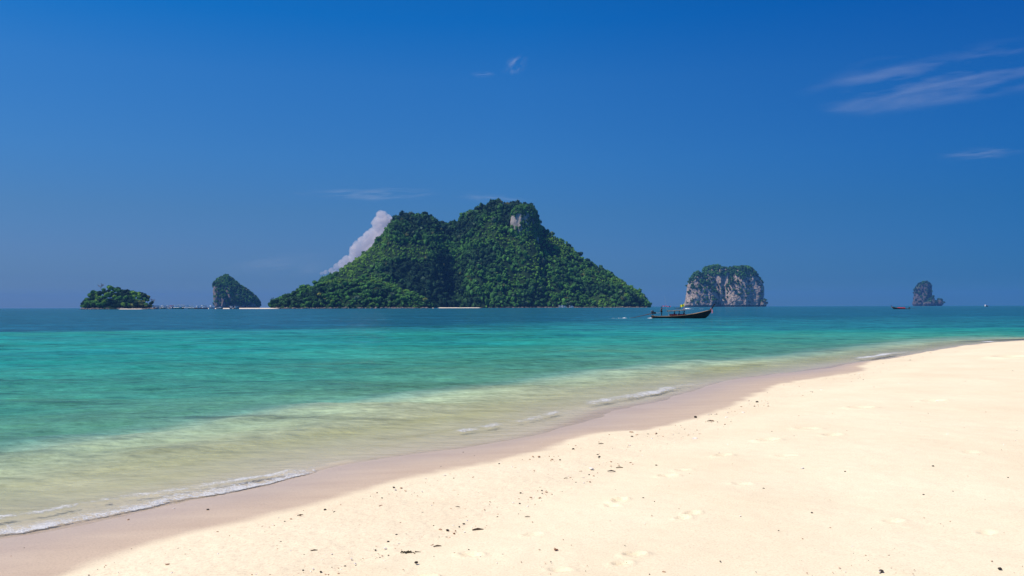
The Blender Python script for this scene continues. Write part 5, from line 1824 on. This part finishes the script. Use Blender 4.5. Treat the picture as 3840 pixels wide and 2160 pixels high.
# ------------------------------------------------------------------ clouds
def cumulus():
    D = 20000.0
    rg = np.random.default_rng(9)
    Vs, Fs, off = [], [], 0
    puffs = []   # picture x, y, radius in px
    for x, y, r in ((1430, 812, 21), (1452, 820, 17), (1412, 834, 19), (1440, 842, 24), (1462, 838, 14), (1420, 862, 22), (1446, 872, 22), (1395, 872, 16), (1378, 884, 17),
                    (1402, 896, 22), (1360, 902, 18), (1382, 918, 24), (1340, 920, 18), (1326, 940, 18), (1352, 940, 24), (1380, 950, 24), (1326, 966, 20), (1300, 975, 17),
                    (1330, 988, 24), (1282, 988, 15), (1262, 1000, 13), (1290, 1008, 18), (1242, 1014, 11), (1222, 1020, 9), (1262, 1028, 16), (1205, 1026, 7), (1425, 900, 26), (1400, 940, 26)):
        puffs.append((x, y, r))
        for _ in range(6):
            a = rg.uniform(0, 6.28)
            puffs.append((x + math.cos(a) * r * .75, y + math.sin(a) * r * .75, r * rg.uniform(.28, .5)))
    for x, y, r in puffs:
        p = at(x, y, D + rg.uniform(-1, 1) * 150)
        s = r / F * D
        v = ICO3[0]
        k = 1 + .38 * fbm(v[:, 0] * 2.5 + x, v[:, 1] * 2.5 + y, v[:, 2] * 2.5, o=3, seed=3)
        Vs.append(v * k[:, None] * s + np.array(p)); Fs.append(ICO3[1] + off); off += len(v)
    me = mesh_np('cloud', np.vstack(Vs), np.vstack(Fs), True)
    o = link('cumulus_cloud', me)
    md = o.modifiers.new('r', 'REMESH'); md.mode = 'VOXEL'; md.voxel_size = 20.0
    dg = bpy.context.evaluated_depsgraph_get()
    m2 = bpy.data.meshes.new_from_object(o.evaluated_get(dg))
    o.modifiers.clear(); o.data = m2
    m, nt, b = mat_new('cumulus_vapour')
    nt.nodes.remove(b)
    v = N(nt, 'VolumePrincipled')
    v.inputs['Color'].default_value = (.96, .93, .96, 1)
    v.inputs['Density'].default_value = 0.0065
    v.inputs['Anisotropy'].default_value = 0.1
    L(nt, v.outputs[0], nt.nodes['Material Output'].inputs['Volume'])
    m2.materials.clear(); m2.materials.append(m)
    tag(o, 'pale towering cumulus cloud rising behind the left shoulder of the big island', 'cloud')


cumulus()


def cirrus(c, ax, wid, ang, alt, seed, strength, label, stretch=6.0):
    """thin sheet of high cloud lying on the level alt; c centre px, ax half length px, wid half width px"""
    nx, ny = 90, 36
    U, Vv = np.meshgrid(np.linspace(-1, 1, nx), np.linspace(-1, 1, ny))
    a = math.radians(ang)
    PX = c[0] + U * ax * math.cos(a) + Vv * wid * math.sin(a)
    PY = c[1] - U * ax * math.sin(a) + Vv * wid * math.cos(a)
    pts = []
    for x, y in zip(PX.ravel(), PY.ravel()):
        r = ray(x, y); t = (alt - CAMZ) / r[2]; pts.append((r[0] * t, t, alt))
    V = np.array(pts)
    V[:, 2] += 60 * fbm(V[:, 0] / 900, V[:, 1] / 900, o=2, seed=seed)
    rr = np.sqrt(U ** 2 + Vv ** 2).ravel()
    n = fbm(U.ravel() * 2.2 + seed, Vv.ravel() * 2.0 + U.ravel() * .5, o=4, seed=seed)
    d = sst(1.0, 0.15, rr + .25 * n) * np.clip(.45 + 1.1 * fbm(U.ravel() * stretch * .4, Vv.ravel() * 3.6 + U.ravel() * .8, o=4, seed=seed + 3), 0, 1.2)
    i = np.arange(ny - 1)[:, None] * nx; j = np.arange(nx - 1)[None, :]
    Fc = np.stack([i + j, i + j + 1, i + nx + j + 1, i + nx + j], -1).reshape(-1, 4)
    o = link('cirrus_cloud', mesh_np('cirrus', V, Fc, True, {'dens': np.clip(d, 0, 1) * strength}), CIRRUS)
    return tag(o, label, 'cloud', 'thin high clouds')


CIRRUS, nt, b = mat_new('thin_ice_cloud')
nt.nodes.remove(b)
at_ = N(nt, 'Attribute', attribute_name='dens').outputs['Fac']
df = N(nt, 'BsdfDiffuse'); df.inputs['Color'].default_value = (.82, .88, .95, 1)
tl = N(nt, 'BsdfTranslucent'); tl.inputs['Color'].default_value = (.82, .88, .95, 1)
m1 = N(nt, 'MixShader'); m1.inputs[0].default_value = .6; L(nt, df.outputs[0], m1.inputs[1]); L(nt, tl.outputs[0], m1.inputs[2])
tp = N(nt, 'BsdfTransparent')
m2 = N(nt, 'MixShader'); L(nt, at_, m2.inputs[0]); L(nt, tp.outputs[0], m2.inputs[1]); L(nt, m1.outputs[0], m2.inputs[2])
L(nt, m2.outputs[0], nt.nodes['Material Output'].inputs['Surface'])
cirrus((3570, 290), 640, 120, 9, 6500, 3, .24, 'broad soft white wisp at the upper right')
cirrus((3660, 578), 200, 30, 3, 6000, 5, .13, 'small faint wisp below the broad one at the right')
cirrus((1390, 728), 300, 30, 0, 4200, 8, .20, 'flat pale streak of cloud above the left summit')
cirrus((1930, 245), 60, 40, 40, 6500, 11, .18, 'tiny faint puff high in the middle of the sky')
cirrus((1810, 280), 60, 20, 0, 6500, 13, .10, 'very faint smudge left of the tiny puff')
cirrus((1850, 745), 160, 26, -5, 4200, 15, .10, 'barely visible streak above the right summit')
cirrus((1060, 1000), 260, 60, 5, 1900, 17, .07, 'dim haze streak low over the gap left of the big island')

# ------------------------------------------------------------------ the air over the sea
hb = MB(); hb.box((0, 6000, 112.0), (30000, 17500, 246.0))
hz = hb.build('haze', None)
m, nt, b = mat_new('sea_air')
nt.nodes.remove(b)
v = N(nt, 'VolumePrincipled')
v.inputs['Color'].default_value = (.13, .35, .80, 1)
v.inputs['Density'].default_value = 5.5e-5
v.inputs['Anisotropy'].default_value = 0.0
L(nt, v.outputs[0], nt.nodes['Material Output'].inputs['Volume'])
hz.data.materials.append(m)
tag(hz, 'thin blue air over the sea', None, None, 'stuff')
